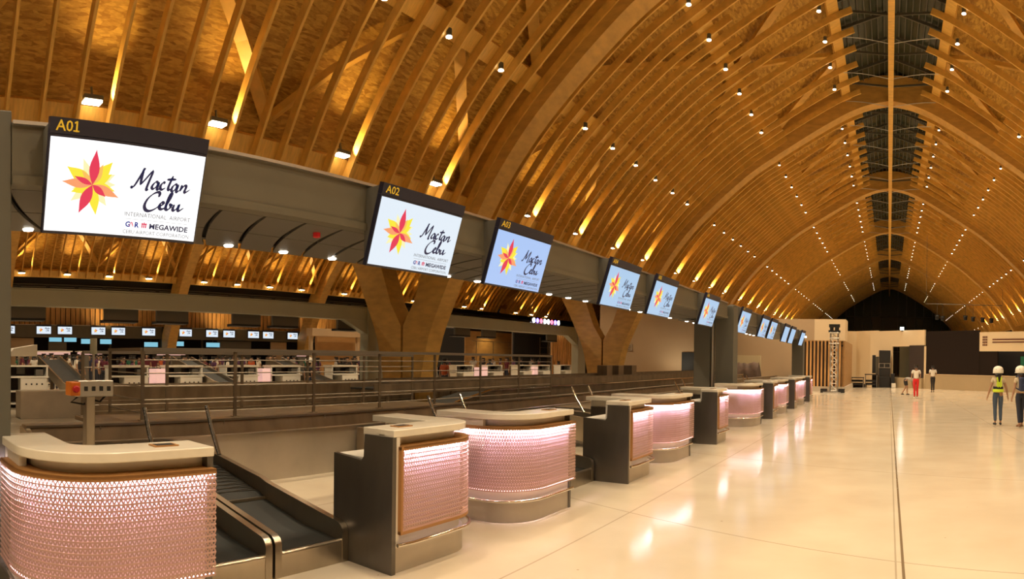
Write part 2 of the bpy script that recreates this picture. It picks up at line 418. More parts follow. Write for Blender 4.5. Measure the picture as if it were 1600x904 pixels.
# angled back wall: tall part at left, then a lower run turning towards the camera
wall('wall_back', [(-22.5, 46.7), (-15.2, 46.7)], 0, 7.4, 'tan_wall')
wall('wall_back', [(-15.2, 46.7), (-10.6, 46.7)], 0, 5.3, 'tan_wall')
wall('wall_back', [(-10.6, 46.7), (-5.4, 46.75)], 0, 4.9, 'tan_wall')
wall('wall_back', [(-5.4, 46.75), (-3.15, 46.8)], 0, 4.9, 'white_wall')
wall('wall_back', [(-3.15, 48.9), (-2.4, 48.9), (-.75, 47.4)], 0, 4.15, 'white_wall')
m = MB(); m.box(-3.25, -3.1, 46.9, 48.95, 0, 4.9); tag(m.build('wall_return', 'white_wall'), kind='structure')
# the diagonal face: from (-.75,47.4) to (12,36); u runs along it
DA = Vector((-.75, 47.4)); DD = (Vector((12, 36.2)) - DA).normalized(); DN = Vector((-DD.y, DD.x)); 
def dg(u, n=0): p = DA + DD*u + DN*n; return (p.x, p.y)
def dslab(m, u0, u1, z0, z1, n0, n1): m.prism([dg(u0,n0), dg(u1,n0), dg(u1,n1), dg(u0,n1)], 'z', z0, z1); return m
def u_at(px):   # where the photo's column px meets the diagonal
    t = (px-1389)/1000; d = Vector((math.sin(t), math.cos(t))); c = Vector((.1, 0)) - DA
    # DA+DD*u = (.1,0)+d*k
    det = DD.x*(-d.y) + d.x*DD.y
    return (c.x*(-d.y) + d.x*c.y)/det
uA, uB, uC, uD, uE, uF = [u_at(p) for p in (1393, 1444, 1447, 1530, 1552, 1700)]
m = MB(); dslab(m, 0, uA, 0, 4.1, 0, .15); dslab(m, uA, uB, 2.95, 4.1, 0, .15); tag(m.build('wall_diagonal', 'white_wall'), kind='structure')
m = MB(); dslab(m, uC-.02, uD, 0, 1.0, -.12, .1); m.mi = 1; dslab(m, uC-.02, uD, 1.0, 1.03, -.14, .12); tag(m.build('wall_low', ['low_wall', 'white_wall']), kind='structure')
m = MB(); dslab(m, uD, uF, 0, 1.0, -.12, .1); m.mi = 1; dslab(m, uD, uF, 1.0, 1.03, -.14, .12); tag(m.build('wall_low', ['low_wall', 'white_wall']), kind='structure')
m = MB(); dslab(m, uC, uD, 1.03, 3.98, 0, .08); tag(m.build('dark_screen', 'dark_panel'), 'large dark brown blank panel standing on the low tan wall', 'panel')
m = MB(); dslab(m, uD, uF, 2.6, 3.85, .0, .12); tag(m.build('wall_band', 'white_wall'), kind='structure')
m = MB(); dslab(m, uD, uE+.3, 1.03, 2.6, .02, .12); tag(m.build('dark_board', 'dark_panel'), 'dark brown board under the pale band, right of the large dark panel', 'panel')
m = MB(); dslab(m, uE-1.5, uF, 1.03, 2.7, 1.5, 1.6); dslab(m, uD, uE+.2, .9, 2.7, .2, .3); m.mi = 1; dslab(m, uE+1.2, uE+2.2, 1.4, 2.3, 1.44, 1.49); tag(m.build('wall_recess', ['dark', 'green']), kind='structure')
m = MB(); dslab(m, uB, uC, .95, 2.95, -.03, .1); dslab(m, uB-.02, uC, 0, .95, -.03, .1); tag(m.build('trim_1', 'white_wall'), kind='structure')
dr = empty('door_1', (*dg(uA), 0)); tag(dr, kind='structure')
m = MB()
for z0, z1 in ((0, 2.95),): m.prism([tuple(Vector(dg(a, b)) - Vector(dg(uA))) for a, b in ((uA, .9), (lerp(uA, uB, .56), .9), (lerp(uA, uB, .56), 1.0), (uA, 1.0))][:4] if False else
    [(dg(a, b)[0]-dg(uA)[0], dg(a, b)[1]-dg(uA)[1]) for a, b in ((uA, .9), (lerp(uA,uB,.56), .9), (lerp(uA,uB,.56), 1.0), (uA, 1.0))], 'z', z0, z1)
m.build('pane', mat('door_grey', (.075, .075, .055), .25), dr)
m = MB(); q = [(dg(a, b)[0]-dg(uA)[0], dg(a, b)[1]-dg(uA)[1]) for a, b in ((lerp(uA,uB,.56), -.05), (uB, -.05), (uB, .1), (lerp(uA,uB,.56), .1))]; m.prism(q, 'z', .75, 3.02); m.build('door_leaf', 'brown_panel', dr)
m = MB(); q = [(dg(a, b)[0]-dg(uA)[0], dg(a, b)[1]-dg(uA)[1]) for a, b in ((uA, -.02), (uA+.06, -.02), (uA+.06, .1), (uA, .1))]; m.prism(q, 'z', 0, 3.0); m.build('door_frame', 'white_wall', dr)
m = MB(); q = [(dg(a, b)[0]-dg(uA)[0], dg(a, b)[1]-dg(uA)[1]) for a, b in ((uA+.1, -.3), (uB, -.3), (uB, .05), (uA+.1, .05))]; m.prism(q, 'z', 0, .72); m.build('threshold_box', 'low_wall', dr)
# emblem and two bars on the pale band
m = MB(); 
for i in range(3):
    for j in range(4): dslab(m, uD+.25+i*.13, uD+.34+i*.13, 2.95+j*.17, 3.07+j*.17, -.02, 0)
tag(m.build('wall_emblem', 'sign_brown'), 'small square brown emblem on the pale wall band', 'sign')
m = MB(); dslab(m, uD+1.0, uD+3.4, 3.15, 3.22, -.02, 0); dslab(m, uD+1.0, uD+3.4, 3.32, 3.4, -.02, 0)
tag(m.build('wall_lettering', 'sign_brown'), 'two thin brown bars of lettering beside the emblem on the pale band', 'sign')
# door opening & notices on the tan back wall
m = MB(); m.box(-15.55, -14.0, 46.6, 46.72, 0, 2.35); tag(m.build('door_2', 'dark'), kind='structure')
m = MB(); m.box(-20.45, -19.7, 46.62, 46.7, 2.45, 2.95); m.mi = 1
for i in range(3): m.box(-20.35, -19.8, 46.6, 46.62, 2.53+i*.13, 2.58+i*.13)
tag(m.build('notice_board', [mat('notice', (.45, .36, .26), .6), mat('notice2', (.2, .14, .1), .6)]), 'small grey notice board on the tan back wall beside the second Y-shaped column', 'sign')
m = MB(); m.box(-10.95, -8.85, 44, 44.2, 0, 2.15); tag(m.build('pale_board', mat('pale_panel', (.6, .5, .3), .6)), 'pale board standing behind the brown covered heap', 'panel')

# ================================================================== LIGHT FIXTURES ON THE ROOF
def flood_proto():
    r = empty('floodlight', (0,0,0))
    m = MB(); m.box(-.12, .14, -.2, .2, .0, .09); m.build('housing', 'gantry_paint', r, bevel=.01)
    m = MB(); m.box(-.1, .12, -.18, .18, -.04, 0); m.build('lamp_face', 'lamp_white', r)
    m = MB(); m.bar((.0, 0, .05), (-.05, 0, .3), .04, .04); m.build('bracket', 'col_paint', r)
    return r
fp = flood_proto(); first = True
def uplight(s, cx, y, dz, W):
    a = at_d(.36, 12.0); b = at_d(.5, 9.4)
    spot('uplight', (cx+s*a.x, y+.27, a.y+.1+dz), (cx+s*b.x, y+.42, b.y+dz), W, WARM, 118, .8, .03)
def flood(x, y, z, label, group, s=-1):
    global first
    o = fp if first else copy_tree(fp); first = False
    o.location = (x, y, z); o.rotation_euler.z = 0 if s < 0 else PI
    o['label'] = label; o['category'] = 'floodlight'; o['group'] = group
    if y > 16.5 and x > -20: o.scale = (.55, .55, .55)
    return o
for k in range(0, 7):
    for j in range(4):
        y = ARCH_Y[k] + (3.25 + 3.3*j if k == 0 else 2.75 + 3.62*j)
        y = ARCH_Y[k] + RIBP*(round((y-ARCH_Y[k])/RIBP-.5+.5)+.5) - .44
        p = at_d(.42, 12.05)
        o = flood(-p.x+.05, y, p.y+.05, 'square floodlight on the lowest roof beam above the check-in screens' if k < 1 else 'small bright floodlight far along the lowest left roof beam', 'floodlights on the left roof beam' if k < 1 else 'distant floodlights on the left roof beam')
        if k < 5:
            uplight(-1, 0, y, 0, UPW)
        if k >= 1:
            o = flood(p.x-.05, y, p.y+.05, 'small bright floodlight along the lowest right roof beam', 'floodlights on the right roof beam', 1)
            if k < 5: uplight(1, 0, y, 0, UPW)
lab = ['first', 'second', 'third', 'fourth', 'fifth', 'sixth', 'seventh', 'eighth']
for i, (y) in enumerate((9.25, 12.46, 15.52, 18.57, 23.1, 26, 29.1, 32.3, 37, 40, 43.5, 46, 51, 54, 57, 64, 67.5, 71)):
    o = flood(-42.2, y, 7.2, ('round glaring floodlight in the left hall above the grey beam, %s from the left' % lab[i]) if i < 8 else 'tiny floodlight in the left hall seen right of the Y-shaped column', 'floodlights of the left hall')
    o.scale = (1.1, 1.1, 1.1)
    if i >= 8: o['group'] = 'floodlights of the left hall seen right of the column'
    uplight(-1, -30.08, y, .75, UPW*1.3)
def spot_proto():
    r = empty('spotlight', (0,0,0))
    MB().lathe([(.05,.0),(.07,.02),(.07,.18),(.04,.2)], n=10).build('can', 'col_paint', r, smooth=40)
    MB().lathe([(.0,-.03),(.075,-.02),(.075,.0)], n=10).build('lens', 'spot_white', r)
    return r
sp = spot_proto(); first2 = True
rows = {'mid': (9.62, 'mid-height roof beam'), 'up': (5.85, 'upper roof beam'), 'sky': (2.55, 'beam edging the skylight')}
for s, side in ((-1, 'left'), (1, 'right')):
    for nm, (d, txt) in rows.items():
        for k in range(-1, 7):
            n = 6
            for j in range(n):
                y = (ARCH_Y[k] if k >= 0 else -15.) + {'mid': 2.5, 'up': 1.7, 'sky': 1.9}[nm] + 2.15*j
                if k < 0 or (k < 1 and (s > 0 or nm != 'mid')): continue
                p = at_d(.24, d)
                o = sp if first2 else copy_tree(sp); first2 = False
                o.location = (s*p.x, y, p.y); o['category'] = 'spotlight'; q_ = 1 if k < 2 else (.75 if k < 4 else .5); o.scale = (q_, q_, q_)
                bay = 'nearest bays' if k < 2 else ('third and fourth bays' if k < 4 else 'farthest bays')
                o['label'] = 'tiny white spotlight on the %s %s, in the %s' % (side, txt, bay)
                o['group'] = 'spotlights, %s %s, %s' % (side, txt, bay)
                if j in (1, 4) and k < 5 and (nm != 'mid' or (s < 0 and k < 3)):
                    spot('downlight', (s*p.x, y, p.y-.15), (s*p.x*.6 - (0 if s > 0 else 1.2)*0, y, 0), DNW*(1 if k < 1 else 1.05), WARMD, 130, 1, .25)
# bays behind the camera carry the same lamps
for k in (-1, 0):
    for j in (1, 4):
        for x in (-5.8, 5.8, -2.4, 2.4):
            y = ARCH_Y[0] + 15.6*k + 2 + 2.15*j
            spot('downlight', (x, y, 11.2 if abs(x) > 3 else 13.4), (x*.6, y, 0), DNW*1.05, WARMD, 130, 1, .25)

# ================================================================== GANTRY WITH SCREENS (left of the hall)
def gantry(y0, y1, label):
    r = empty('signage_gantry', (-4.15, y0, 0), label=label, cat='gantry', group='grey signage gantries over the check-in row'); L = y1-y0
    m = MB(); m.box(-.1, 0, 0, L, 2.86, 3.2); m.box(-.12, .02, 0, L, 2.8, 2.86); m.build('fascia', 'gantry_paint', r)
    m = MB(); m.box(-1.6, -.1, 0, L, 3.1, 3.2); m.box(-1.6, -1.5, 0, L, 2.86, 3.2); m.build('core', 'gantry_paint', r)
    m = MB(); m.box(-.12, .03, 0, L, 3.2, 3.225); m.build('top_trim', 'alu', r)
    # soffit boards with curved dark slots between them
    m = MB(); n = int(L/.41); st = L/n
    def xy(t, y): return (-.13 - t*1.45, y + (t*.35 + t*t*.3))
    zf = lambda t: 2.8 - .0*t
    m2 = MB(); m2.box(-1.6, -.12, 0, L, 2.87, 2.9); m2.build('slot_backing', 'dark', r)
    for i in range(-2, n+1):
        for a, b in ((0, .46), (.475, 1)):
            P = []; Q = []
            for q in range(5):
                t = lerp(a, b, q/4); x, y = xy(t, i*st); ya = min(max(y+.015+.02*math.sin(PI*t), 0), L); yb = min(max(y+st-.015, 0), L)
                P.append((x, ya)); Q.append((x, yb))
            if all(q[1]-p[1] < .02 for p, q in zip(P, Q)): continue
            m.strip(P, Q, 'z', 2.8, 2.83)
    m.build('soffit', 'soffit_paint', r)
    n = int(L/.7)
    for i in range(n):
        y = .45 + i*.7
        MB().lathe([(.0, 2.785), (.043, 2.785), (.052, 2.8), (.052, 2.82)], (-1.47, y, 0), 12).build('recessed_light', 'down_white', r)
        if i % 3 == 1: spot('gantry_lamp', (-4.15-1.47, y0+y, 2.76), (-5.6, y0+y, 0), 16, WARMD, 140, 1, .06)
    return r
gantry(.86, 16.4, 'nearest grey gantry beam over the check-in counters, running to the first double post')
gantry(17.0, 31.0, 'farther grey gantry beam beyond the first double post')
gantry(-9, .35, 'grey gantry beam left of the leftmost post')
m = MB(); m.lathe([(.0, 2.75), (.035, 2.76), (.035, 2.8)], (0, 0, 0), 12); o = m.build('smoke_detector', 'red', loc=(-4.55, 3.72, 0), smooth=30); tag(o, 'small red detector under the gantry between the first two screens', 'detector')
def post(x0, x1, y0, y1, z, label, mt='col_paint'):
    m = MB(); m.box(x0, x1, y0, y1, 0, z); o = m.build('gantry_post', mt, bevel=.01); tag(o, label, 'post'); return o
post(-4.72, -4.16, .3, .86, 3.3, 'grey square post at the left edge of the picture')
post(-4.5, -4.0, 16.5, 17.0, 3.15, 'right one of the pair of grey posts in the middle of the check-in row')
post(-5.1, -4.64, 16.5, 17.0, 3.15, 'left one of the pair of grey posts in the middle of the check-in row')
m = MB(); m.tube([(-4.57, 16.5, 0), (-4.57, 16.5, 2.7)], .035, 8); tag(m.build('conduit_pipe', 'alu', smooth=40), 'thin pale conduit in the gap between the paired grey posts', 'pipe')
post(-4.65, -4.1, 31.0, 31.6, 3.2, 'grey post at the far end of the gantry by the slatted wooden box')
# --- display artwork
def ribbon(m, pts, w0, ang=40, z=0):
    nb = Vector((math.cos(math.radians(ang)), math.sin(math.radians(ang))))
    pts = cr(pts, 6); n = len(pts); vs = []
    for i, p in enumerate(pts):
        d = (pts[min(i+1,n-1)]-pts[max(i-1,0)]); d = d.normalized() if d.length > 1e-9 else Vector((1,0)); nr = Vector((-d.y, d.x))
        k = abs(nr.dot(nb)); e = min(1, .35 + min(i, n-1-i)/4)
        h = w0*(.3 + .7*k)*e/2
        vs += [(p.x+nr.x*h, p.y+nr.y*h, z), (p.x-nr.x*h, p.y-nr.y*h, z)]
    m.add(vs, [(2*i, 2*i+1, 2*i+3, 2*i+2) for i in range(n-1)])
MACTAN = [[(0,.55),(.12,.3),(.5,.7),(1.1,1.8),(1.65,2.9),(1.7,3.15)], [(1.62,3.05),(1.45,2.0),(1.3,.75)], [(1.3,.75),(2.0,1.6),(2.9,2.75),(3.15,2.9)], [(3.15,2.9),(2.75,1.8),(2.35,.5),(2.4,.2),(2.65,.3)],
    [(4.05,1.3),(3.75,1.45),(3.35,1.1),(3.15,.65),(3.4,.45),(3.85,.8),(4.15,1.35)], [(4.25,1.5),(4.1,1.0),(4.0,.55),(4.15,.42),(4.5,.7)], [(5.15,1.35),(4.9,1.5),(4.55,1.1),(4.5,.65),(4.8,.5),(5.3,.8)],
    [(6.35,2.6),(6.0,1.7),(5.75,.9),(5.85,.55),(6.2,.75)], [(5.4,1.95),(6.1,2.05),(6.9,2.15)],
    [(7.1,1.3),(6.85,1.45),(6.45,1.1),(6.3,.65),(6.5,.45),(6.95,.8),(7.2,1.35)], [(7.35,1.5),(7.2,1.0),(7.1,.55),(7.25,.42),(7.55,.7)], [(7.95,1.5),(7.85,1.1),(7.65,.55)], [(7.7,.7),(8.2,1.35),(8.55,1.45),(8.6,1.2),(8.45,.7),(8.6,.5),(9.3,1.0)]]
CEBU = [[(3.9,2.3),(4.05,2.75),(3.8,3.0),(3.1,2.7),(2.3,1.9),(1.9,.95),(2.1,.3),(2.7,.15),(3.5,.5),(4.2,1.1)], [(4.1,1.0),(4.6,1.2),(4.8,1.5),(4.55,1.6),(4.25,1.2),(4.25,.75),(4.6,.6),(5.1,.85)],
    [(5.05,.85),(5.7,2.1),(5.95,2.9),(5.8,3.05),(5.5,2.3),(5.25,1.2),(5.25,.7),(5.6,.65),(5.95,1.0),(5.95,1.35),(5.65,1.4)], [(5.95,1.3),(6.35,1.45)],
    [(6.6,1.5),(6.4,1.05),(6.4,.7),(6.65,.65),(7.1,1.05),(7.3,1.5),(7.2,1.0),(7.25,.7),(7.5,.7),(8.1,1.15)]]
def font_mesh(m, txt, x, y, h, z=0, bold=0, sx=1):
    cu = bpy.data.curves.new('t', 'FONT'); cu.body = txt; cu.size = h/.72; cu.offset = bold; cu.resolution_u = 2
    o = bpy.data.objects.new('t', cu); C.objects.link(o); bpy.context.view_layer.update()
    me = bpy.data.meshes.new_from_object(o.evaluated_get(bpy.context.evaluated_depsgraph_get()))
    m.add([(x + v.co.x*sx, y + v.co.y, z) for v in me.vertices], [tuple(p.vertices) for p in me.polygons])
    w_ = max([v.co.x for v in me.vertices] or [0])*sx
    bpy.data.objects.remove(o); bpy.data.curves.remove(cu); bpy.data.meshes.remove(me); return x + w_
def petal(m, cx, cy, ang, r, wd, z, r0=0, skew=.0):
    a = math.radians(ang); d = Vector((math.cos(a), math.sin(a))); n = Vector((-d.y, d.x)); L = []; R = []
    for i in range(9):
        t = i/8; w_ = wd*abs(math.sin(PI*t**.85))**1.25*.5; c = Vector((cx, cy)) + d*(r0+(r-r0)*t)
        L.append(c + n*(w_ + skew*wd*math.sin(PI*t)*.3)); R.append(c - n*(w_ - skew*wd*math.sin(PI*t)*.3))
    vs = [(p.x, p.y, z) for p in L + R]; m.add(vs, [(i, i+1, 9+i+1, 9+i) for i in range(8)])
# art in display units: width 1.16, height .62, origin at the lower left
SW, SH = 1.14, .625
em = MB(); ccx, ccy = .315, .335
for ang, r, wd, col in ((115,.18,.07,3),(28,.17,.08,3),(5,.16,.07,3),(-140,.18,.08,3),(-165,.14,.07,3),(-50,.17,.08,3),(150,.205,.105,2),(52,.2,.1,2),(32,.15,.075,2),(-78,.2,.085,2),(-120,.13,.09,2),(-158,.15,.08,2),(-10,.16,.075,2),
        (-20,.2,.075,1),(178,.205,.075,1),(66,.15,.07,4),(132,.12,.045,4),(-36,.12,.055,0),(160,.135,.045,0),(88,.225,.085,0),(-112,.205,.09,0)):
    em.mi = col; petal(em, ccx, ccy, ang, r*1.06, wd*.86, .0008*len(em.v)/18/4)
PM = ['p_red', 'p_orange', 'p_yel', 'p_pale', 'p_amber']
lt = MB(); k = .0485
for st_ in MACTAN: lt.mi = 0; ribbon(lt, [(.6+x*k*1.0, .33+y*k*1.05) for x, y in st_], .026)
for st_ in CEBU: ribbon(lt, [(.62+x*k*1.02, .185+y*k*1.02) for x, y in st_], .028)
lt.mi = 1; font_mesh(lt, 'INTERNATIONAL  AIRPORT', .57, .143, .03, 0, 0, 1.0)
lt.add([(.58,.122,0),(1.07,.122,0),(1.07,.124,0),(.58,.124,0)], [(0,1,2,3)])
font_mesh(lt, 'CEBU AIRPORT CORPORATION', .57, .018, .027, 0, 0, .98)
lt.mi = 2; font_mesh(lt, 'G', .585, .066, .038, 0, .002); font_mesh(lt, 'R', .655, .066, .038, 0, .002)
lt.mi = 3; ribbon(lt, [(.615,.068),(.63,.1),(.645,.068)], .008)
for i, (a, b) in enumerate(((.71,.035),(.724,.04),(.738,.035))): lt.add([(a,.066,0),(a+.009,.066,0),(a+.009,.066+b,0),(a,.066+b,0)], [(0,1,2,3)])
lt.add([(.708,.09,0),(.75,.09,0),(.75,.097,0),(.708,.097,0)], [(0,1,2,3)])
lt.mi = 0; font_mesh(lt, 'MEGAWIDE', .768, .064, .038, 0, .0016, 1.12)
LM = ['ink', 'ink_grey', 'ink_blue', 'ink_red']
def to_face(mb, sx=1):   # art plane -> screen face: x of art runs along +Y, y of art up, normal +X
    mb.v = [(z + .004, x, y) for x, y, z in mb.v]; return mb
to_face(em); to_face(lt)
em_me = lt_me = None
TILT = math.radians(17.5)
SCR = [(1.075, 'A01', 'scr_white'), (3.97, 'A02', 'scr_soft'), (5.76, 'A03', 'scr_blue'), (8.68, 'A04', 'scr_far'), (10.6, 'A05', 'scr_far'), (13.7, 'A06', 'scr_far'), (17.3, 'A07', 'scr_far'),
       (20.2, 'A08', 'scr_far'), (21.8, 'A09', 'scr_far'), (24.7, 'A10', 'scr_far'), (26.4, 'A11', 'scr_far'), (29.5, 'A12', 'scr_far')]
ordi = ['', '', '', '', 'fifth', 'sixth', 'seventh', 'eighth', 'ninth', 'tenth', 'eleventh', 'twelfth']
for i, (y, code, mt) in enumerate(SCR):
    r = empty('display_screen', (-4.0, y, 2.52)); 
    tag(r, ('airport logo display hanging under the sign %s' % code) if i < 4 else ('small tilted logo display, %s from the left in the row' % ordi[i]), 'display', 'logo displays over the check-in counters')
    # mount box back to the fascia
    m = MB(); m.prism([(-.16, -.05), (-.14, .64), (.02, .69), (-.19, -.06)][:0] or [(-.17, .0), (-.17, .66), (.02, .66), (-.16, -.02)], 'y', -.0, SW+.03); m.build('mount_box', 'mount', r)
    pl = empty('panel', (-.13, 0, -.02)); pl.parent = r; pl.rotation_euler = (0, TILT, 0); pl.name = 'display_panel'
    m = MB(); m.box(-.05, 0, -.01, SW+.01, -.02, SH+.0); m.build('bezel', 'housing', pl, bevel=.004)
    m = MB(); m.add([(.003,0,0),(.003,SW,0),(.003,SW,SH-.02),(.003,0,SH-.02)], [(0,1,2,3)]); m.build('lit_screen', mt, pl)
    if i == 0:
        e_ = em.build('flower_logo', PM, pl); l_ = lt.build('lettering', LM, pl)
        e_.scale = l_.scale = (1, 1, .96)
    elif i < 9:
        for q in (e_, l_):
            c = q.copy(); C.objects.link(c); c.parent = pl
    # header bar
    m = MB(); hz = SH; m.box(-.05, .004, -.01, SW+.01, SH, SH+.1); m.box(-.05, .004, -.01, SW+.01, SH+.0, SH+.1); m.v = m.v[:8]; m.f = m.f[:6]; m.m = m.m[:6]; m.build('header_bar', 'housing', pl)
    if i < 7:
        t = MB(); font_mesh(t, code, .03, SH+.02, .068, 0, .001, 1.05); (t.add([(.152,SH+.078,0),(.172,SH+.088,0),(.172,SH+.078,0),(.156,SH+.068,0)], [(0,1,2,3)]) or t.add([(.148,SH+.02,0),(.19,SH+.02,0),(.19,SH+.029,0),(.148,SH+.029,0)], [(0,1,2,3)]) if code == 'A01' else 0); to_face(t); t.v = [(a+.004, b, c) for a, b, c in t.v]; t.build('sign_number', 'gold_text', pl)
    if i < 9:
        l = bpy.data.lights.new('screen_glow', 'AREA'); l.shape = 'RECTANGLE'; l.size = 1.0; l.size_y = .5; l.energy = 3; l.color = (.85, .92, 1)
        bpy.data.lights.remove(l)

# ================================================================== CHECK-IN COUNTERS
# local frame: x = 0 at the passenger face and negative to the back, y runs away from the camera
def outline(L, R, depth, off_=0, n=8, flip=False, back=True):
    """front edge from the straight end (y=0) along the face, round a corner and back; off_ pushes it outwards"""
    P = [(off_, 0)]
    for i in range(1, 4): P.append((off_, (L-R)*i/4))
    for i in range(n+1):
        a = PI/2*i/n; P.append((-R + (R+off_)*math.cos(a), (L-R) + (R+off_)*math.sin(a)))
    if back:
        for i in range(1, 4): P.append((-R - (depth-R)*i/3, L+off_))
    return [((x), (-y if flip else y)) for x, y in P]
def inward(P, t):
    out = []
    for i, p in enumerate(P):
        a = Vector(P[max(i-1,0)]); b = Vector(P[min(i+1,len(P)-1)]); d = (b-a).normalized(); n = Vector((-d.y, d.x)); out.append((p[0]+n.x*t, p[1]+n.y*t))
    return out
def solid(m, P, z0, z1, back=True):
    """closed plan: outline P then straight across to its start"""
    c = [(min(p[0] for p in P), P[0][1])]; poly = P + (c if back else []); m.prism(poly, 'z', z0, z1)
def weave(m, P, z0, z1, rows, sgn):
    """wicker: horizontal canes with crossing strands between them"""
    S_ = [Vector(p) for p in P]; ln = [0]
    for a, b in zip(S_, S_[1:]): ln.append(ln[-1] + (b-a).length)
    T = ln[-1]
    def pt(s, o=0):
        s = min(max(s, 0), T)
        for i in range(len(ln)-1):
            if s <= ln[i+1] + 1e-9:
                q = S_[i].lerp(S_[i+1], (s-ln[i])/max(1e-9, ln[i+1]-ln[i])); d = (S_[i+1]-S_[i]).normalized(); return q + Vector((d.y, -d.x))*sgn*o
    h = (z1-z0)/rows; n = int(T/.027); st = T/n
    for r in range(rows+1):
        z = z0 + h*r; A = []; B = []
        NN = 40
        for i in range(NN+1):
            a = pt(T*i/NN, .004); b = pt(T*i/NN, -.004); A.append((a.x, a.y)); B.append((b.x, b.y))
        m.strip(A, B, 'z', z-.0055, z+.0055)
    for r in range(rows):
        za, zb = z0+h*r, z0+h*(r+1)
        for i in range(n):
            for q, (u, v) in enumerate(((i, i+.5), (i+1, i+.5))):
                if r % 2: za_, zb_ = zb, za
                else: za_, zb_ = za, zb
                a = pt(u*st, .002 if q else 0); b = pt(v*st, .002 if q else 0); w_ = .0052
                d = (pt(u*st+.001) - pt(u*st-.001)).normalized() if 0 < u < n else (pt(v*st+.001)-pt(v*st-.001)).normalized()
                m.add([(a.x-d.x*w_, a.y-d.y*w_, za_), (a.x+d.x*w_, a.y+d.y*w_, za_), (b.x+d.x*w_, b.y+d.y*w_, zb_), (b.x-d.x*w_, b.y-d.y*w_, zb_)], [(0,1,2,3)])
def counter(big):
    L, R, D, flip = (1.12, .5, 1.05, True) if big else (1.12, .36, 1.05, False)
    sg = 1 if not flip else -1
    r = empty('check_in_counter', (0,0,0))
    O = lambda o, Dd=D, LL=L, RR=R: outline(LL, RR, Dd, o, flip=flip)
    ins = (lambda P, t: inward(P, t*sg))
    # steel plinth, cream body, wooden-rimmed wicker front, stone top, bumper rail
    def shellw(name, o, z0, z1, mt, th=.05, bevel=0, Dd=D, smooth=35):
        A = O(o, Dd); B = ins(A, th); m = MB(); m.strip(A, B, 'z', z0, z1); return m.build(name, mt, r, smooth=smooth, bevel=bevel)
    shellw('plinth', -.045 if big else -.02, .0, .2, 'panel_steel', .06)
    shellw('body', -.05, .2, .345, 'cream', .06)
    shellw('upper_body', -.1, .93, 1.06, 'cream', .06)
    shellw('inner_core', -.12, .33, .94, 'side_steel', .05)
    A = outline(L, R, .8, .03, flip=flip)
    if not big: A[0] = (A[0][0], .055)
    B = ins(A, .16); m = MB(); m.strip(A, B, 'z', .945, .972); m.strip(A, ins(A, .012), 'z', .955, .972); m.build('wood_rim', 'rim_wood', r, smooth=35)
    if not big:   # side and lower edging of the small panel
        m = MB(); m.box(-.035, .032, .055, .08, .3, .972); m.build('wood_edge', 'rim_wood', r, bevel=.004)
        A2 = outline(L, R, .8, .03, flip=flip); A2[0] = (A2[0][0], .055)
        m = MB(); m.box(-.06, -.002, .02, .07, .2, 1.042); m.build('front_post', 'cream', r)
        m = MB(); m.strip(A2, ins(A2, .05), 'z', .3, .325); m.build('wood_sill', 'rim_wood', r, smooth=35)
    Pb = outline(L, R, .8, -.045, flip=flip); m = MB(); m.strip(Pb, ins(Pb, .02), 'z', .33, .945); m.build('backing_panel', 'backing', r, smooth=35)
    Pw = outline(L, R, .8, .025, flip=flip); 
    if not big: Pw[0] = (Pw[0][0], .08)
    m = MB(); weave(m, Pw, .33, .945, 18, -sg); m.build('wicker_panel', 'wicker', r)
    La = outline(L, R, .8, .018, flip=flip)
    if not big: La[0] = (La[0][0], .1)
    Lb = ins(La, .028); m = MB(); m.strip(La, Lb, 'z', .936, .944); m.build('led_strip', 'led', r)
    if big:
        La = outline(L, R, .8, .012, flip=flip); Lb = ins(La, .01); m = MB(); m.strip(La, Lb, 'z', .332, .336); m.build('lower_led', mat('led_low', (1, .6, .6), .5, emit=(1, .55, .55), es=5) if 'led_low' not in M else 'led_low', r)
    # stone top: shelf along the front returning round the curved end
    A = O(.0, D+.0); B = ins(A, .34); A = [(x+.0, y) for x, y in A]
    m = MB(); m.strip(A, B, 'z', 1.042, 1.1); m.build('countertop', 'stone', r, smooth=35, bevel=.006)
    # inner upstand behind the returning end and the desk
    ey = L-.02; m = MB(); m.box(-D, -.45, *(sorted((sg*(ey-.05), sg*ey))), .74, 1.06); m.build('upstand', 'cream', r)
    m = MB(); m.box(-.68, -.3, *sorted((sg*.03, sg*(L-.08))), .82, .855); m.build('desk', 'white_lam', r, bevel=.004)
    m = MB(); m.box(-.36, -.33, *sorted((sg*.03, sg*(L-.3))), .1, 1.06); m.build('back_panel', 'white_lam', r)
    sd = [(.0-.02, 0), (-.02, 1.06), (-.31, 1.06), (-.315, .92), (-.34, .875), (-.38, .86), (-.68, .88), (-.68, 0)]
    m = MB(); sd2 = [(-.68, 0), (-.68, .86), (-.345, .835), (-.32, .87), (-.31, .95), (-.31, 1.06), (-.02, 1.06), (-.02, 0)]
    y0, y1 = sorted((-sg*.012, sg*.03))
    e = -.035 if big else .0
    m.strip([(-.68, 0), (-.345, 0), (-.32, 0), (-.31, 0), (e, 0)], [(-.68, .86), (-.345, .835), (-.32, .87), (-.31, 1.045), (e, 1.045)], 'y', y0, y1)
    m.build('side_panel', 'side_steel', r)
    yy = sorted((sg*(.18), sg*(.34)))
    m = MB(); m.box(-.22, -.12, *yy, 1.1, 1.108); m.build('cable_port', 'rim_wood', r); m = MB(); m.box(-.205, -.135, yy[0]+.02, yy[1]-.02, 1.108, 1.11); m.build('port_slot', 'dark', r)
    # bumper rail
    A = outline(L, R, .9, .0, flip=flip)
    if not big: A = [(.02, .03)] + [(x+.015, y) for x, y in outline(L, R, .42, .03)][1:]
    pts = [(x, y, .225) for x, y in A]
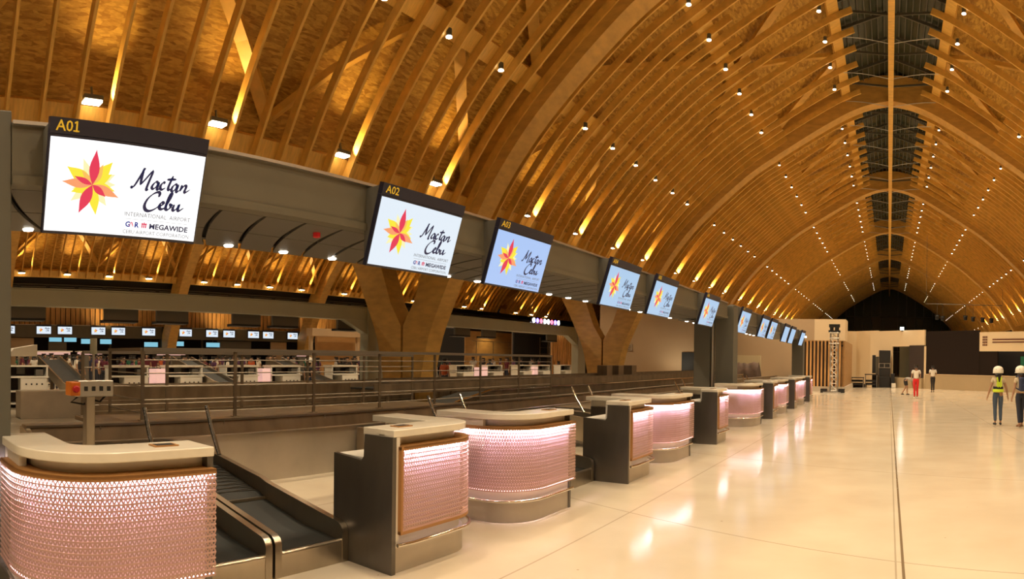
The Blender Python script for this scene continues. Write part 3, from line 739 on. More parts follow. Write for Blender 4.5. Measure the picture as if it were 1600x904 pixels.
    if not big: pts += [(pts[-1][0]-.05, pts[-1][1]+.03, .26), (pts[-1][0]-.06, pts[-1][1]+.03, .32), (pts[-1][0]+.0, pts[-1][1]-.01, .38)]
    m = MB(); m.tube(pts, .016, 8); m.build('bumper_rail', 'chrome', r, smooth=60)
    if big:
        m = MB(); pass
    return r
XC = -3.27
bigc = counter(True); smallc = counter(False)
YB = [1.92, 6.3, 10.68, 16.95, 21.3, 25.7]; YS = [3.46, 7.86, 12.3, 18.45, 22.8, 27.2]
wb = ['at the lower left corner of the picture', 'right of the nearest narrow counter', 'left of the third narrow counter', 'directly right of the paired grey posts', 'second beyond the grey posts', 'farthest one before the wooden box']
ws = ['right of the nearest belts', 'second from the camera, right of the second belts', 'third from the camera, against the paired grey posts', 'first one beyond the paired grey posts', 'second one beyond the paired grey posts', 'last one at the far end of the row']
for i in range(6):
    a = bigc if i == 0 else copy_tree(bigc); b = smallc if i == 0 else copy_tree(smallc)
    a.location = (XC, YB[i], 0); b.location = (XC, YS[i], 0)
    tag(a, 'wide curved counter with pink woven front, ' + wb[i], 'counter', 'wide curved check-in counters')
    tag(b, 'narrow check-in counter with pink woven front, ' + ws[i], 'counter', 'narrow check-in counters')

# ================================================================== LUGGAGE BELTS
GP = [(0, .0, .0), (.0, .0, .25), (-.02, 0, .29), (-.06, 0, .315), (-.12, 0, .325), (-1.1, 0, .47), (-1.2, 0, .5), (-2.0, 0, .6), (-2.4, 0, .62), (-3.1, 0, .62)]
def belt():
    r = empty('luggage_belt', (0,0,0)); W = .72
    for y in (0, W-.06):
        A = [(x, z) for x, _, z in GP]; B = [(x, 0.0) if x > -1.2 else (x, max(.0, z-.45)) for x, z in A]; B[0] = (0, 0)
        A = A[1:]; B = B[1:]
        m = MB(); m.strip(A, B, 'y', y, y+.06); m.build('side_guard', 'steel', r, smooth=35)
    m = MB(); m.box(-.03, -.005, .06, W-.06, 0, .17); m.tube([(-.03, .06, .165), (-.03, W-.06, .165)], .025, 10); m.build('end_plate', 'steel', r, smooth=40)
    A = [(-.06, .17), (-.5, .2), (-1.1, .31)]
    m = MB(); m.strip(A, [(x, z-.04) for x, z in A], 'y', .06, W-.06); m.build('scale_belt', 'rubber', r, smooth=30)
    A = [(-1.12, .33), (-1.2, .36), (-2.0, .5), (-3.1, .52)]
    m = MB(); m.strip(A, [(x, z-.04) for x, z in A], 'y', .06, W-.06); fb = m.build('feed_belt', 'rubber', r, smooth=30)
    m = MB()
    for i in range(22):
        x = -1.25 - i*.085; z = lerp(.36, .5, min(1, (-1.2-x)/.8)) + .004
        m.bar((x, .07, z), (x-.06, W-.07, z+.008), .008, .006); m.bar((x-.06, .07, z+.008), (x, W-.07, z), .008, .006)
    m.build('diamond_grip', 'side_steel', fb)
    m = MB(); m.box(-1.13, -1.105, .06, W-.06, .31, .335); m.build('gap_plate', 'steel', r)
    m = MB(); m.tube([(-2.03, W-.03, .6), (-2.2, W-.03, .86), (-2.32, W-.03, 1.1)], .024, 10); m.build('deflector_bar', 'chrome', r, smooth=60)
    return r
bp_ = belt(); n = 0
wds = ['nearest', 'second', 'third', 'fourth', 'fifth', 'sixth']
for i in range(6):
    for q, sd_ in ((0, 'left'), (1, 'right')):
        o = bp_ if n == 0 else copy_tree(bp_); n += 1
        o.location = (-3.76, YB[i] + .06 + q*.745, 0)
        tag(o, '%s belt of the %s pair of black luggage belts between two counters' % (sd_, wds[i]), 'luggage belt', 'luggage belts between the counters')
# ---------- collector conveyor behind the counters
r = empty('collector_conveyor', (-6.9, 1.9, 0), label='long low steel baggage conveyor running behind the row of counters', cat='conveyor')
m = MB(); m.box(-.06, 0, 0, 45, 0, .63); m.build('front_panel', 'panel_steel', r)
m = MB(); m.box(-.1, .02, 0, 45, .62, .65); m.build('front_trim', 'steel', r)
m = MB(); m.box(-1.3, -.06, .1, 45, .3, .38); m.build('belt', 'rubber', r)
m = MB(); m.strip([(-1.12, .38), (-1.2, .45), (-1.26, .69)], [(-1.3, .38), (-1.3, .45), (-1.3, .69)], 'y', 0, 45); m.build('back_guard', 'steel_dark', r)
m = MB(); m.box(-1.5, -1.24, -.03, 45, .685, .715); m.build('back_trim', 'steel', r)
m = MB()
for i in range(23): m.box(-1.255, -1.245, 1+i*1.95, 1.02+i*1.95, .4, .68)
m.each('guard_seam', 'steel', r)
m = MB(); m.prism([(-1.5, .69), (-1.28, .69), (-.06, .4), (-.06, 0), (-1.5, 0)], 'y', -.06, .02); m.build('end_cap', 'steel', r)
# rising part of the conveyor guard beyond the second counter
r = empty('inclined_conveyor', (-8.7, 11, 0), label='steel-sided conveyor ramp rising rightwards behind the second wide counter', cat='conveyor')
m = MB(); m.strip([(.0, .68), (1.3, .9), (12, .92), (27, .92)], [(.0, .3), (1.3, .45), (12, .5), (27, .5)], 'x', -.05, 0)
m.build('side_plate', 'steel_dark', r)
m = MB(); m.strip([(.0, .62), (1.3, .82), (27, .84)], [(.0, .55), (1.3, .75), (27, .77)], 'x', -1.0, -.05); m.build('belt', 'rubber', r)
m = MB(); m.strip([(0, .7), (1.3, .92), (27, .94)], [(0, .68), (1.3, .9), (27, .92)], 'x', -.07, .03); m.build('trim', 'chrome', r)
m = MB()
for i in range(7): m.box(-.6, -.45, .6+i*4, .8+i*4, 0, .6)
m.each('support_leg', 'steel_dark', r)

# ---------- railings
def railing(name, pts, z0, z1, label, nposts, post_w=.055, rails=5):
    r = empty(name, (pts[0][0], pts[0][1], z0), label=label, cat='railing'); P = [Vector((x-pts[0][0], y-pts[0][1], 0)) for x, y in pts]
    H = z1-z0
    m = MB()
    for a, b in zip(P, P[1:]): m.bar(a+Vector((0,0,H)), b+Vector((0,0,H)), .075, .05)
    m.build('handrail', 'rail_steel', r)
    for k in range(rails):
        z = H*(k+.55)/(rails+.35); m = MB()
        for a, b in zip(P, P[1:]): m.tube([a+Vector((0,0,z)), b+Vector((0,0,z))], .01, 6)
        m.build('rail', 'rail_steel', r, smooth=50)
    a, b = P[-2], P[-1]; Lh = (b-a).length
    n = nposts
    for k in range(n):
        p = a.lerp(b, k/(n-1)); m = MB(); m.box(p.x-.012, p.x+.012, p.y-post_w/2, p.y+post_w/2, 0, H); m.build('post', 'steel_dark', r)
        m = MB(); m.box(p.x-.05, p.x+.05, p.y-.05, p.y+.05, 0, .012); m.build('base_plate', 'steel', r) if k < 8 else None
    for p in P[:-2]:
        m = MB(); m.box(p.x-.02, p.x+.02, p.y-.02, p.y+.02, 0, H); m.build('post', 'steel_dark', r)
    return r
railing('railing', [(-9.7, 3.62), (-8.35, 3.62), (-8.35, 14.5)], .715, 1.74, 'steel railing standing on the conveyor edge, nearest to the counters', 8)
railing('railing', [(-9.85, 3.2), (-9.85, 10.8)], .66, 1.7, 'second steel railing seen through the front railing', 6, rails=3)
m = MB(); m.box(-9.95, -8.5, 3.1, 10.85, .6, .66); o = m.build('catwalk', 'steel_dark'); tag(o, 'narrow steel catwalk between the two railings', 'catwalk')
m = MB()
for i in range(4): m.box(-9.8, -9.7, 3.3+i*2.4, 3.4+i*2.4, 0, .6)
m.each('catwalk_leg', 'steel_dark', o)

# control post
r = empty('control_post', (-5.25, 1.78, .0), label='steel control post with orange emergency button and beacon behind the leftmost counter', cat='control post')
m = MB(); m.box(-.05, .05, -.04, .04, 0, 1.36); m.build('pole', 'steel', r, bevel=.004)
m = MB(); m.box(-.06, .08, -.13, .2, 1.29, 1.43); m.build('switch_box', 'alu', r, bevel=.006)
m = MB(); m.box(-.06, .1, -.2, -.11, 1.3, 1.42); m.build('emergency_box', 'orange', r, bevel=.008)
m = MB(); m.lathe([(.03, 0), (.03, .03), (.022, .04)], n=12); o = m.build('stop_button', 'red', r, loc=(.1, -.155, 1.36)); o.rotation_euler = (0, PI/2, 0)
m = MB()
for i in range(4): m.box(.08, .09, -.07+i*.07, -.04+i*.07, 1.34, 1.38)
m.each('switch', 'black_plastic', r)
m = MB(); m.tube([(0, .04, 1.43), (0, .04, 1.66)], .012, 8); m.build('beacon_stem', 'alu', r); m = MB(); m.tube([(0, .04, 1.66), (0, .04, 1.8)], .032, 12); m.build('beacon', 'beam_paint', r, smooth=40)
m = MB(); m.tube([(0,-.1,1.29),(-.02,-.16,1.24),(0,-.05,1.22),(.0,.02,1.26),(0,.1,1.24),(0,.15,1.29)], .01, 6); m.build('cable', 'dark', r)
# ---------- inner baggage line walls
m = MB(); m.box(-16.6, -16.0, 3.5, 5.32, 0, .72); o = m.build('conveyor_box', 'panel_steel', bevel=.01); tag(o, 'steel conveyor cabinet standing alone at far left beyond the control post', 'cabinet')
r = empty('inner_conveyor', (-14.4, 4.95, 0), label='long brown steel conveyor wall behind the railings', cat='conveyor')
m = MB(); m.box(-.05, 0, 0, 40, 0, .93); m.build('side_wall', 'steel_dark', r); m = MB(); m.box(-.1, .02, 0, 40, .93, .96); m.build('trim', 'steel', r)
m = MB(); m.box(-.5, -.1, 0, 40, .8, .84); m.build('belt', 'rubber', r)
m = MB()
for z in (.3, .55): m.box(0, .02, 0, 40, z, z+.02)
m.build('ribs', 'steel', r)
for x, y0, z, lab_ in ((-11.3, 11.0, .98, 'dark conveyor lane nearer of two behind the far counters'), (-12.9, 13.5, 1.02, 'dark conveyor lane farther of two behind the far counters')):
    r = empty('conveyor_lane', (x, y0, 0), label=lab_, cat='conveyor'); Ln = 46-y0
    m = MB(); m.box(-.04, 0, 0, Ln, z-.25, z); m.build('side_rail', 'steel_dark', r); m = MB(); m.box(-.9, -.04, 0, Ln, z-.14, z-.1); m.build('belt', 'rubber', r)
    m = MB(); m.box(-.94, -.9, 0, Ln, z-.25, z); m.build('far_rail', 'steel_dark', r)
    m = MB()
    for i in range(int(Ln/3)+1): m.box(-.5, -.42, i*3, i*3+.08, 0, z-.14)
    m.each('leg', 'steel_dark', r)
for i, (px, y) in enumerate(((-12.5, 26.5), (-12.5, 27.8), (-12.5, 29.4), (-10.6, 36))):
    m = MB(); m.box(px-.25, px+.25, y-.3, y+.3, 0, 1.42 if i < 3 else 1.3); o = m.build('equipment_box', 'steel_dark', bevel=.02)
    tag(o, ['dark equipment box left of three behind the belts by the second Y-shaped column', 'dark equipment box middle of three behind the belts', 'dark equipment box right of three behind the belts', 'dark equipment box beside the black doorway in the tan wall'][i], 'cabinet')
# heap under a brown cover
m = MB(); random.seed(3); nx, ny = 26, 14; vs = []; fs = []
for j in range(ny+1):
    for i in range(nx+1):
        u = i/nx; v = j/ny; x = -10.4 + u*1.85; a = PI*v
        hgt = 1.62 - .35*max(0, .35-u)*2 + .05*math.sin(u*9) + .03*math.sin(u*23+v*5)
        y = 42 - .8*math.cos(a) + .05*math.sin(u*17+v*9); z = max(0, hgt*(math.sin(a)**.45) + .03*math.sin(u*31+v*13))
        vs.append((x + .06*math.sin(v*7), y, z))
for j in range(ny):
    for i in range(nx): k_ = j*(nx+1)+i; fs.append((k_, k_+1, k_+nx+2, k_+nx+1))
fs += [tuple(j*(nx+1) for j in range(ny+1)), tuple(j*(nx+1)+nx for j in range(ny, -1, -1))]
m.add(vs, fs); tag(m.build('covered_machine', 'cloth_cover', smooth=60), 'bulky machine under a crumpled brown cover, behind the counters past the posts', 'covered machine')

# ================================================================== LEFT HALL
def beam(y0, y1, label, dz=0):
    r = empty('steel_beam', (-17, y0, 0), label=label, cat='beam', group='grey steel beams behind the belts'); L = y1-y0
    m = MB(); m.box(-.35, 0, 0, L, 2.99, 3.46); m.build('box_section', 'beam_paint', r, bevel=.02)
    m = MB(); m.box(-.38, .03, 0, L, 3.46, 3.49); m.build('flange', 'beam_paint', r)
    m = MB(); m.prism([(L-1.1, 2.99), (L, 2.99), (L, 2.5)], 'x', -.34, -.02); m.build('haunch', 'beam_paint', r)
beam(-4, 16.1, 'long pale grey steel beam in front of the left hall, left of the nearest Y-shaped column')
beam(19.5, 32.3, 'pale grey steel beam between the two Y-shaped columns')
def post2(x0, x1, y0, y1, label):
    m = MB(); m.box(x0, x1, y0, y1, 0, 3.46); tag(m.build('steel_post', 'beam_paint', bevel=.02), label, 'post')
post2(-17.4, -16.95, 16.1, 17.2, 'grey steel post carrying the long beam, just left of the nearest Y-shaped column')
post2(-17.4, -16.95, 32.3, 33.2, 'grey steel post just left of the second Y-shaped column')
post2(-17.4, -16.95, 18.9, 19.5, 'grey steel post hidden right behind the nearest Y-shaped column')
sb = None
for i, y in enumerate((3.43, 6.24, 7.9, 10.55, 12.1, 14.93, 21.6, 23.6, 29.4)):
    if sb is None:
        sb = empty('screen_back', (0,0,0)); m = MB(); m.box(-.1, .0, 0, 1.07, .06, .4); m.build('housing', 'soffit_paint', sb, bevel=.01)
        m = MB(); m.prism([(-.35, -.02), (-.35, .06), (0, .06), (0, 0)], 'y', 0, 1.07); m.build('underside', 'dark', sb); o = sb
        m = MB(); m.box(-.08, -.03, .45, .6, .4, .46); m.build('hanger', 'col_paint', sb)
    else: o = copy_tree(sb)
    o.location = (-17.3, y, 2.62)
    tag(o, 'dark display back under the grey beam, ' + ['first from the left', 'second from the left', 'third from the left', 'fourth from the left', 'fifth from the left', 'sixth, beside the grey post', 'first right of the nearest Y column', 'second right of the nearest Y column', 'last before the second Y-shaped column'][i], 'display', 'display backs under the grey beams')
# far gantry wall with facing displays
r = empty('far_signage_gantry', (-45.2, 0, 0), label='long dark gantry across the left hall carrying a row of small lit displays', cat='gantry')
m = MB(); m.box(-.4, 0, 0, 58, 2.95, 3.85); m.build('fascia', 'gantry_paint', r); m = MB(); m.box(-.42, .03, 0, 58, 3.85, 3.89); m.build('trim', 'alu', r)
for y in (21.0, 36.2): 
    m = MB(); m.box(-.5, .1, y, y+.7, 0, 3.9); m.build('post', 'col_paint', r)
fs_ = None
for i, y in enumerate((8.3, 11.0, 12.6, 15.2, 16.8, 19.3, 22.5, 24.9, 26.5, 28.9, 30.4, 33.0)):
    if fs_ is None:
        fs_ = empty('far_display', (0,0,0)); m = MB(); m.box(-.08, 0, -.02, 1.1, 0, .7); m.build('bezel', 'housing', fs_)
        m = MB(); m.add([(.005,0,.02),(.005,1.08,.02),(.005,1.08,.56),(.005,0,.56)], [(0,1,2,3)]); m.build('lit_screen', 'scr_soft', fs_)
        m = MB(); m.mi = 0
        for a, c_ in ((0, 0), (72, 1), (144, 2), (216, 0), (288, 2)):
            m.mi = c_; petal(m, .32, .3, a+20, .16, .09, 0)
        to_face(m); m.v = [(x_+.004, y_, z_) for x_, y_, z_ in m.v]; m.build('flower_logo', ['p_red', 'p_orange', 'p_yel'], fs_)
        m = MB(); 
        for st_ in MACTAN: ribbon(m, [(.6+x_*.042, .36+y_*.045) for x_, y_ in st_], .03)
        for st_ in CEBU: ribbon(m, [(.62+x_*.042, .2+y_*.045) for x_, y_ in st_], .03)
        to_face(m); m.v = [(x_+.004, y_, z_) for x_, y_, z_ in m.v]; m.build('lettering', 'ink', fs_); o = fs_
    else: o = copy_tree(fs_)
    o.location = (-45.07, y, 3.18); W_ = ['first', 'second', 'third', 'fourth', 'fifth', 'sixth', 'seventh', 'eighth', 'ninth', 'tenth', 'eleventh', 'twelfth'][i]
    tag(o, 'small lit logo display far across the left hall, %s from the left' % W_, 'display', 'displays across the left hall')
cy = None
for i, (y, z, wd_) in enumerate(((13.6, 2.75, 1.0), (14.9, 2.75, 1.0), (16.4, 2.6, 1.0), (18.1, 2.6, .95), (22.2, 2.4, 1.2), (24.0, 2.6, .4), (25.0, 2.5, 1.0), (28.4, 2.45, 1.3))):
    m = MB(); m.box(-.08, 0, 0, wd_, 0, .4); m.mi = 1; m.add([(.005,.02,.02),(.005,wd_-.02,.02),(.005,wd_-.02,.38),(.005,.02,.38)], [(0,1,2,3)])
    o = m.build('distant_monitor', ['housing', 'scr_cyan'], loc=(-45.42, y*.883, 1.65+(z-1.65)*.885)); tag(o, 'tiny cyan monitor below the far row of logo displays', 'monitor', 'cyan monitors in the far dark bay')
    m = MB(); m.box(-.06, -.02, wd_/2-.02, wd_/2+.02, .4, 2.96-(1.65+(z-1.65)*.885)); m.build('hanger_rod', 'col_paint', o)
# slats above the far gantry, louvres under the roof lamps
m = MB(); m.box(-46.4, -46.2, -8, 104, 3.9, 7.0); tag(m.build('wall_left', 'brown_panel'), kind='structure')
r = empty('slatted_screen', (-45.9, 0, 0), label='vertical timber slats above the far gantry of the left hall', cat='timber screen')
m = MB(); rs = random.Random(5)
for i in range(150):
    y = .2 + i*.39; m.box(-.12, .0, y, y+.32, 3.9, 6.1)
tag(m.build('slats', 'slat_wood', r), kind='stuff')
for i in range(8): MB().box(-.28, -.13, 1+i*8, 1.15+i*8, 0, 6.1).build('support_post', 'col_paint', r)
r = empty('louvre_band', (-43.4, 0, 0), label='dark louvred ventilation band under the roof lamps of the left hall', cat='louvre')
m = MB(); m.box(-.3, -.25, 2, 103, 6.0, 7.15); m.build('backing', 'dark', r)
m = MB()
for k in range(4): m.box(-.22, -.05, 2, 103, 6.1+k*.16, 6.16+k*.16)
tag(m.build('blades', 'col_paint', r), kind='stuff')
for i in range(26):
    m = MB(); m.tube([(-.04, 3+i*2.1, 6.38), (.02, 3+i*2.1, 6.38)], .17, 12); m.build('nozzle', 'black_plastic', r, smooth=40)
wall('wall_left_end', [(-60, 104), (-22.4, 104)], 0, 8, 'brown_panel')
wall('wall_left_return', [(-22.5, 46.8), (-22.5, 104)], 0, 7.4, 'tan_wall')
# beyond the far gantry
m = MB(); m.box(-52.5, -52.3, -8, 60, 0, 7); tag(m.build('wall_far', 'brown_panel'), kind='structure')
for i, (y0, y1, mt) in enumerate(((9.0, 10.9, 'tan_wall'), (12.0, 13.4, 'gantry_paint'), (26.2, 29.5, 'soffit_paint'), (31.5, 33.2, 'tan_wall'))):
    m = MB(); m.box(-45.6, -45.5, y0, y1, 0, 2.9); tag(m.build('partition_panel', mt, bevel=.01), ['tan partition panel under the far gantry at the far left', 'grey partition panel under the far gantry at left', 'grey partition panel under the seventh to ninth far displays', 'tan partition panel near the right end of the far gantry'][i], 'panel')
# kiosk and stage pieces seen between the columns
m = MB(); m.box(-32.2, -32, 25.8, 30.6, 0, 2.98); tag(m.build('timber_partition', 'box_wood'), 'plain orange timber partition left of the nearest Y-shaped column', 'partition')
m = MB(); m.box(-31.2, -30.6, 24.3, 28.6, 2.95, 3.42); m.box(-31.1, -30.9, 28.3, 28.5, 0, 2.95); m.box(-31.1, -30.9, 24.4, 24.6, 0, 2.95); tag(m.build('kiosk_header', 'tan_wall', bevel=.01), 'pale header of a kiosk left of the nearest Y-shaped column', 'kiosk')
for i, (y0, y1) in enumerate(((35.5, 38.5), (45.3, 51.7))):
    r = empty('black_stage_curtain', (-30, y0, 0), label=['black stage backdrop just right of the nearest Y-shaped column', 'black stage backdrop with scaffold left of the second Y-shaped column'][i], cat='backdrop', group='black stage backdrops')
    m = MB(); m.box(-.15, 0, 0, y1-y0, 1.0, 3.9); m.build('cloth', 'dark', r); m = MB()
    for q in (0.05, y1-y0-.05): m.tube([(-.2, q, 0), (-.2, q, 3.95)], .04, 8)
    m.tube([(-.2, 0, 3.92), (-.2, y1-y0, 3.92)], .04, 8); m.build('frame', 'alu', r)
r = empty('scaffold_tower', (-29.4, 48.6, 0), label='dim scaffold tower in front of the black backdrop in the left hall', cat='scaffold')
m = MB()
for a in (0, .9):
    for b in (0, 1.3): m.tube([(a, b, 0), (a, b, 3.6)], .03, 6)
m.each('upright', 'steel_dark', r); m = MB()
for k in range(6):
    z = .5+k*.55; m.tube([(.9, 0, z), (.9, 1.3, z)], .025, 6); m.tube([(.9, 0, z), (.9, 1.3, z+.5)], .02, 6); m.tube([(0, 0, z), (0, 1.3, z)], .02, 6)
m.each('brace', 'steel_dark', r)
m = MB(); m.box(-33.2, -33, 42.4, 50, 0, 4.0); tag(m.build('lit_timber_wall', 'box_wood'), 'bright timber wall of a stall between the two black backdrops', 'wall panel')
r = empty('pipe_frame', (-31.5, 42, 0), label='thin pipe frame in front of the bright timber stall wall', cat='frame'); m = MB()
for y in (0, 2.4, 4.8): m.tube([(0, y, 0), (0, y, 3.1)], .03, 6)
m.each('upright', 'steel_dark', r); m = MB(); m.tube([(0, -.6, 3.1), (0, 5.4, 3.1)], .03, 6); m.build('top_pipe', 'steel_dark', r)
spot('stall_lamp', (-31.6, 45, 3.8), (-33, 45.5, 2.0), 120, (1, .75, .3), 120, .8, .2)
r = empty('slatted_partition', (-24, 41.4, 0), label='brown slatted partition left of the second Y-shaped column', cat='partition')
for i in range(14): m = MB(); m.box(-.1, 0, i*.3, i*.3+.17, 0, 3.6); m.build('slat', 'slat_wood', r)
m = MB(); m.box(-.2, -.12, 0, 4.1, 0, 3.6); m.build('backing', 'brown_panel', r)
for y in (4.5, 9.5, 13.5, 17.6, 25.5, 29.5, 33.5): spot('beam_lamp', (-17.6, y, 2.9), (-19.2, y, .8), 130, WARMD, 125, .9, .08)
# stage light bar on the beam
r = empty('stage_light_bar', (-17.1, 27.3, 3.49), label='bar of blue and white stage lamps on top of the grey beam', cat='light bar')
m = MB(); m.box(-.03, .03, 0, 2.9, .0, .05); m.build('bar', 'black_plastic', r)
for i in range(8):
    m = MB(); m.lathe([(.05, .0), (.07, .03), (.07, .15), (.03, .2)], n=10); o = m.build('lamp_can', 'black_plastic', r, loc=(.05, .18+i*.36, .05), smooth=40)
    m = MB(); m.lathe([(0, 0), (.12, .0), (.12, .02), (0, .03)], n=12); q = m.build('lens', ['stage_white', 'stage_blue', 'stage_red', 'stage_white', 'stage_white', 'stage_red', 'stage_blue', 'stage_white'][i], o, loc=(.08, 0, .09)); q.rotation_euler = (0, PI/2, 0)
m = MB(); m.prism([(0, 0), (.5, 0), (.6, .35), (-.1, .35)], 'x', -.3, 0); o = tag(m.build('lamp_box', 'white_lam', loc=(-16.0, 35.4, 2.9)), 'small pale box lamp glowing in the fork of the second Y-shaped column', 'lamp')
MB().box(-.2, -.14, .2, .26, -2.9, 0).build('pole', 'col_paint', o)

# counters of the left hall, seen from the staff side
def staff_counter(glow, W=1.36):
    r = empty('staff_counter', (0,0,0))
    m = MB(); m.box(-.5, 0, 0, .05, 0, 1.3); m.box(-.5, 0, W-.05, W, 0, 1.3); m.each('end_panel', 'white_lam', r)
    m = MB(); m.box(-.55, .02, -.02, W+.02, 1.28, 1.33); m.build('top_shelf', 'stone', r)
    m = MB(); m.box(-.5, .12, 0, W, .94, .99); m.build('desk', 'white_lam', r)
    m = MB(); m.box(-.5, -.46, 0, W, 0, 1.28); m.build('front_panel', 'brown_panel', r)  # dark colour stands in for the shade inside the open shelves
    m = MB(); m.box(-.45, .1, W*.36, W-.06, .55, .94); m.build('drawer_unit', 'white_lam', r)
    for i in range(4): m = MB(); m.box(.1, .108, W*.45+i*.17, W*.45+.05+i*.17, .72, .77); m.build('socket', 'black_plastic', r)
    m = MB(); m.box(-.45, .1, .05, W*.34, .5, .54); m.box(-.45, .1, .05, W*.34, .12, .16); m.box(-.02, .1, W*.34, W*.36, 0, .94); m.build('shelf', 'white_lam', r)
    m = MB(); m.box(-.3, -.05, W*.72, W*.9, 1.0, 1.2); m.box(-.35, -.3, W*.3, W*.5, 1.05, 1.27); m.each('equipment', 'soffit_paint', r)
    if glow: m = MB(); m.box(-.55, .04, -.42, -.06, .2, 1.2); m.build('glow_panel', 'pink_panel', r)
    return r
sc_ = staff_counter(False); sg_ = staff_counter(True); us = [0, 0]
CY = [(3.76, 0), (7.2, 0), (9.25, 1), (11.55, 0), (13.5, 1), (16.45, 0), (20.4, 0), (24.3, 0), (26.9, 1), (29.8, 0), (31.9, 1), (34.6, 0)]
cw = ['at the left edge of the picture', 'second from the left, behind the control post', 'third from the left, with pink end panel', 'fourth from the left', 'fifth from the left, with pink end panel', 'sixth, just left of the grey steel post', 'behind the nearest Y-shaped column',
      'first seen right of the nearest Y-shaped column', 'second right of the nearest Y-shaped column, pink ended', 'third right of the nearest Y-shaped column', 'fourth right of the nearest Y-shaped column, pink ended', 'last before the second Y-shaped column']
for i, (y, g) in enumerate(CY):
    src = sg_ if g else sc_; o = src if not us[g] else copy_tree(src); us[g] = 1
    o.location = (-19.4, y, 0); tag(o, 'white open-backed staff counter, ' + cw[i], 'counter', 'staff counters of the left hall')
# dark feeder belts and a white barrow near the left counters
for i, y in enumerate((5.45, 10.7, 15.0)):
    r = empty('feeder_belt', (-19.3, y, 0), label='dark inclined feeder belt between the staff counters, %s from the left' % ['first', 'second', 'third'][i], cat='luggage belt', group='feeder belts of the left hall')
    m = MB(); m.strip([(2.4, .5), (.6, .7), (-2.6, 1.5)], [(2.4, .35), (.6, .55), (-2.6, 1.35)], 'y', 0, .75); m.build('belt', 'rubber', r)
    for q in (-.05, .75): m = MB(); m.strip([(2.45, .6), (.6, .82), (-2.6, 1.62)], [(2.45, .35), (.6, .5), (-2.6, 1.3)], 'y', q, q+.05); m.build('side_guard', 'steel', r)
    m = MB(); m.box(2.0, 2.1, .1, .2, 0, .4); m.box(2.0, 2.1, .55, .65, 0, .4); m.box(-2.2, -2.1, .3, .4, 0, 1.32); m.each('leg', 'steel_dark', r)
m = MB(); m.prism([(-.6, 0), (.6, 0), (.6, .45), (-.3, .3)], 'x', 0, .9); o = m.build('notice_placard', 'white_lam', loc=(-24.5, 5.2, 1.6)); tag(o, 'white board held up above the crowd at the far left', 'board')
m = MB(); m.tube([(0,0,0),(0,0,1.65)], .03, 8); m.build('stand_pole', 'alu', o, loc=(.3, 0, -1.6))
for y in (6, 16, 26, 36, 48, 64): spot('added_slat_light', (-44.2, y, 3.95), (-45.6, y+1, 6), 160, WARM, 150, 1, .1)  # unseen lamps added on the far gantry to brighten the timber slats
# bright counters beyond the crowd
for i, (y, L_) in enumerate(((9.3, 2.2), (12.0, 1.6), (17.5, 2.0), (29, 3.0), (34, 2.5))):
    r = empty('far_counter', (-38, y, 0), label='bright counter top beyond the crowd, %s from the left' % ['first', 'second', 'third', 'fourth', 'fifth'][i], cat='counter', group='bright counters beyond the crowd')
    m = MB(); m.box(-.5, -.05, 0.05, L_-.05, 1.68, 1.85); m.build('lit_panel', 'pink_panel', r); m = MB(); m.box(-.6, 0, 0, L_, 0, 1.68); m.build('body', 'soffit_paint', r); m = MB(); m.box(-.7, .1, -.05, L_+.05, 1.85, 1.92); m.build('countertop', 'stone', r)
# ceiling lamps over the left hall
for y in (4, 14, 26, 40):
    for x in (-24, -34): spot('downlight', (x, y, 10.5), (x, y, 0), 2600, WARMD, 130, 1, .3)
for i, (x, y) in enumerate(((-24, 4), (-34, 4), (-24, 14), (-34, 14), (-24, 26), (-34, 26), (-24, 40), (-34, 40))):
    o = copy_tree(sp); o.location = (x, y, 10.6); tag(o, 'high spotlight over the left hall, hidden above the gantry', 'spotlight', 'spotlights over the left hall'); m = MB(); m.box(-.01, .01, -.01, .01, .2, 2.6); m.build('rod', 'col_paint', o)

# ================================================================== BACK OF THE MAIN HALL
r = empty('slatted_kiosk', (-5.0, 37.4, 0), label='timber box kiosk with slatted front and plain side, left of the back wall', cat='kiosk')
m = MB(); m.box(.06, 2.4, .12, 7.4, .3, 2.9); m.mi = 1; m.box(.03, 2.3, .08, .12, .3, 2.9); m.build('carcass', ['box_wood', 'brown_panel'], r)
m = MB(); m.box(2.4, 2.5, .0, 7.5, .25, 2.95); m.build('side_board', 'box_wood', r)
m = MB(); m.box(0, 2.6, -.02, 7.55, 0, .3); m.build('plinth', 'plinth', r)
for i in range(11): m = MB(); m.box(.02+i*.215, .02+i*.215+.1, -.02, .07, .3, 2.98); m.build('slat', 'slat_wood', r)
m = MB(); m.box(0, 2.4, .07, .1, 2.65, 2.75); m.build('crossbar', 'brown_panel', r)
m = MB(); m.box(0, 2.5, -.0, 7.5, 2.95, 3.0); m.build('top', 'box_wood', r)
r = empty('lighting_truss', (-3.25, 36.3, 0), label='square aluminium lighting truss tower with black lamp head', cat='truss tower')
m = MB(); m.box(-.35, .65, -.35, .65, 0, .05); m.build('base_plate', 'alu', r)
m = MB(); m.box(-.5, -.15, -.3, .2, .0, .22); m.build('ballast', 'dark', r); m = MB(); m.box(.5, .85, -.3, .2, .0, .22); m.build('ballast', 'dark', r)
for a in (0, .42):
    for b in (0, .42): m = MB(); m.tube([(a, b, .05), (a, b, 3.45)], .03, 8); m.build('chord', 'alu', r, smooth=50)
m = MB()
for k in range(8):
    z = .1+k*.42
    for p, q in (((0,0),(.42,0)),((.42,0),(.42,.42)),((.42,.42),(0,.42)),((0,.42),(0,0))):
        m.tube([(*p, z), (*q, z)], .018, 6); a, b = (p, q) if k % 2 else (q, p); m.tube([(*a, z), (*b, z+.42)], .024, 6)
tag(m.build('lacing', 'alu', r), kind='stuff')
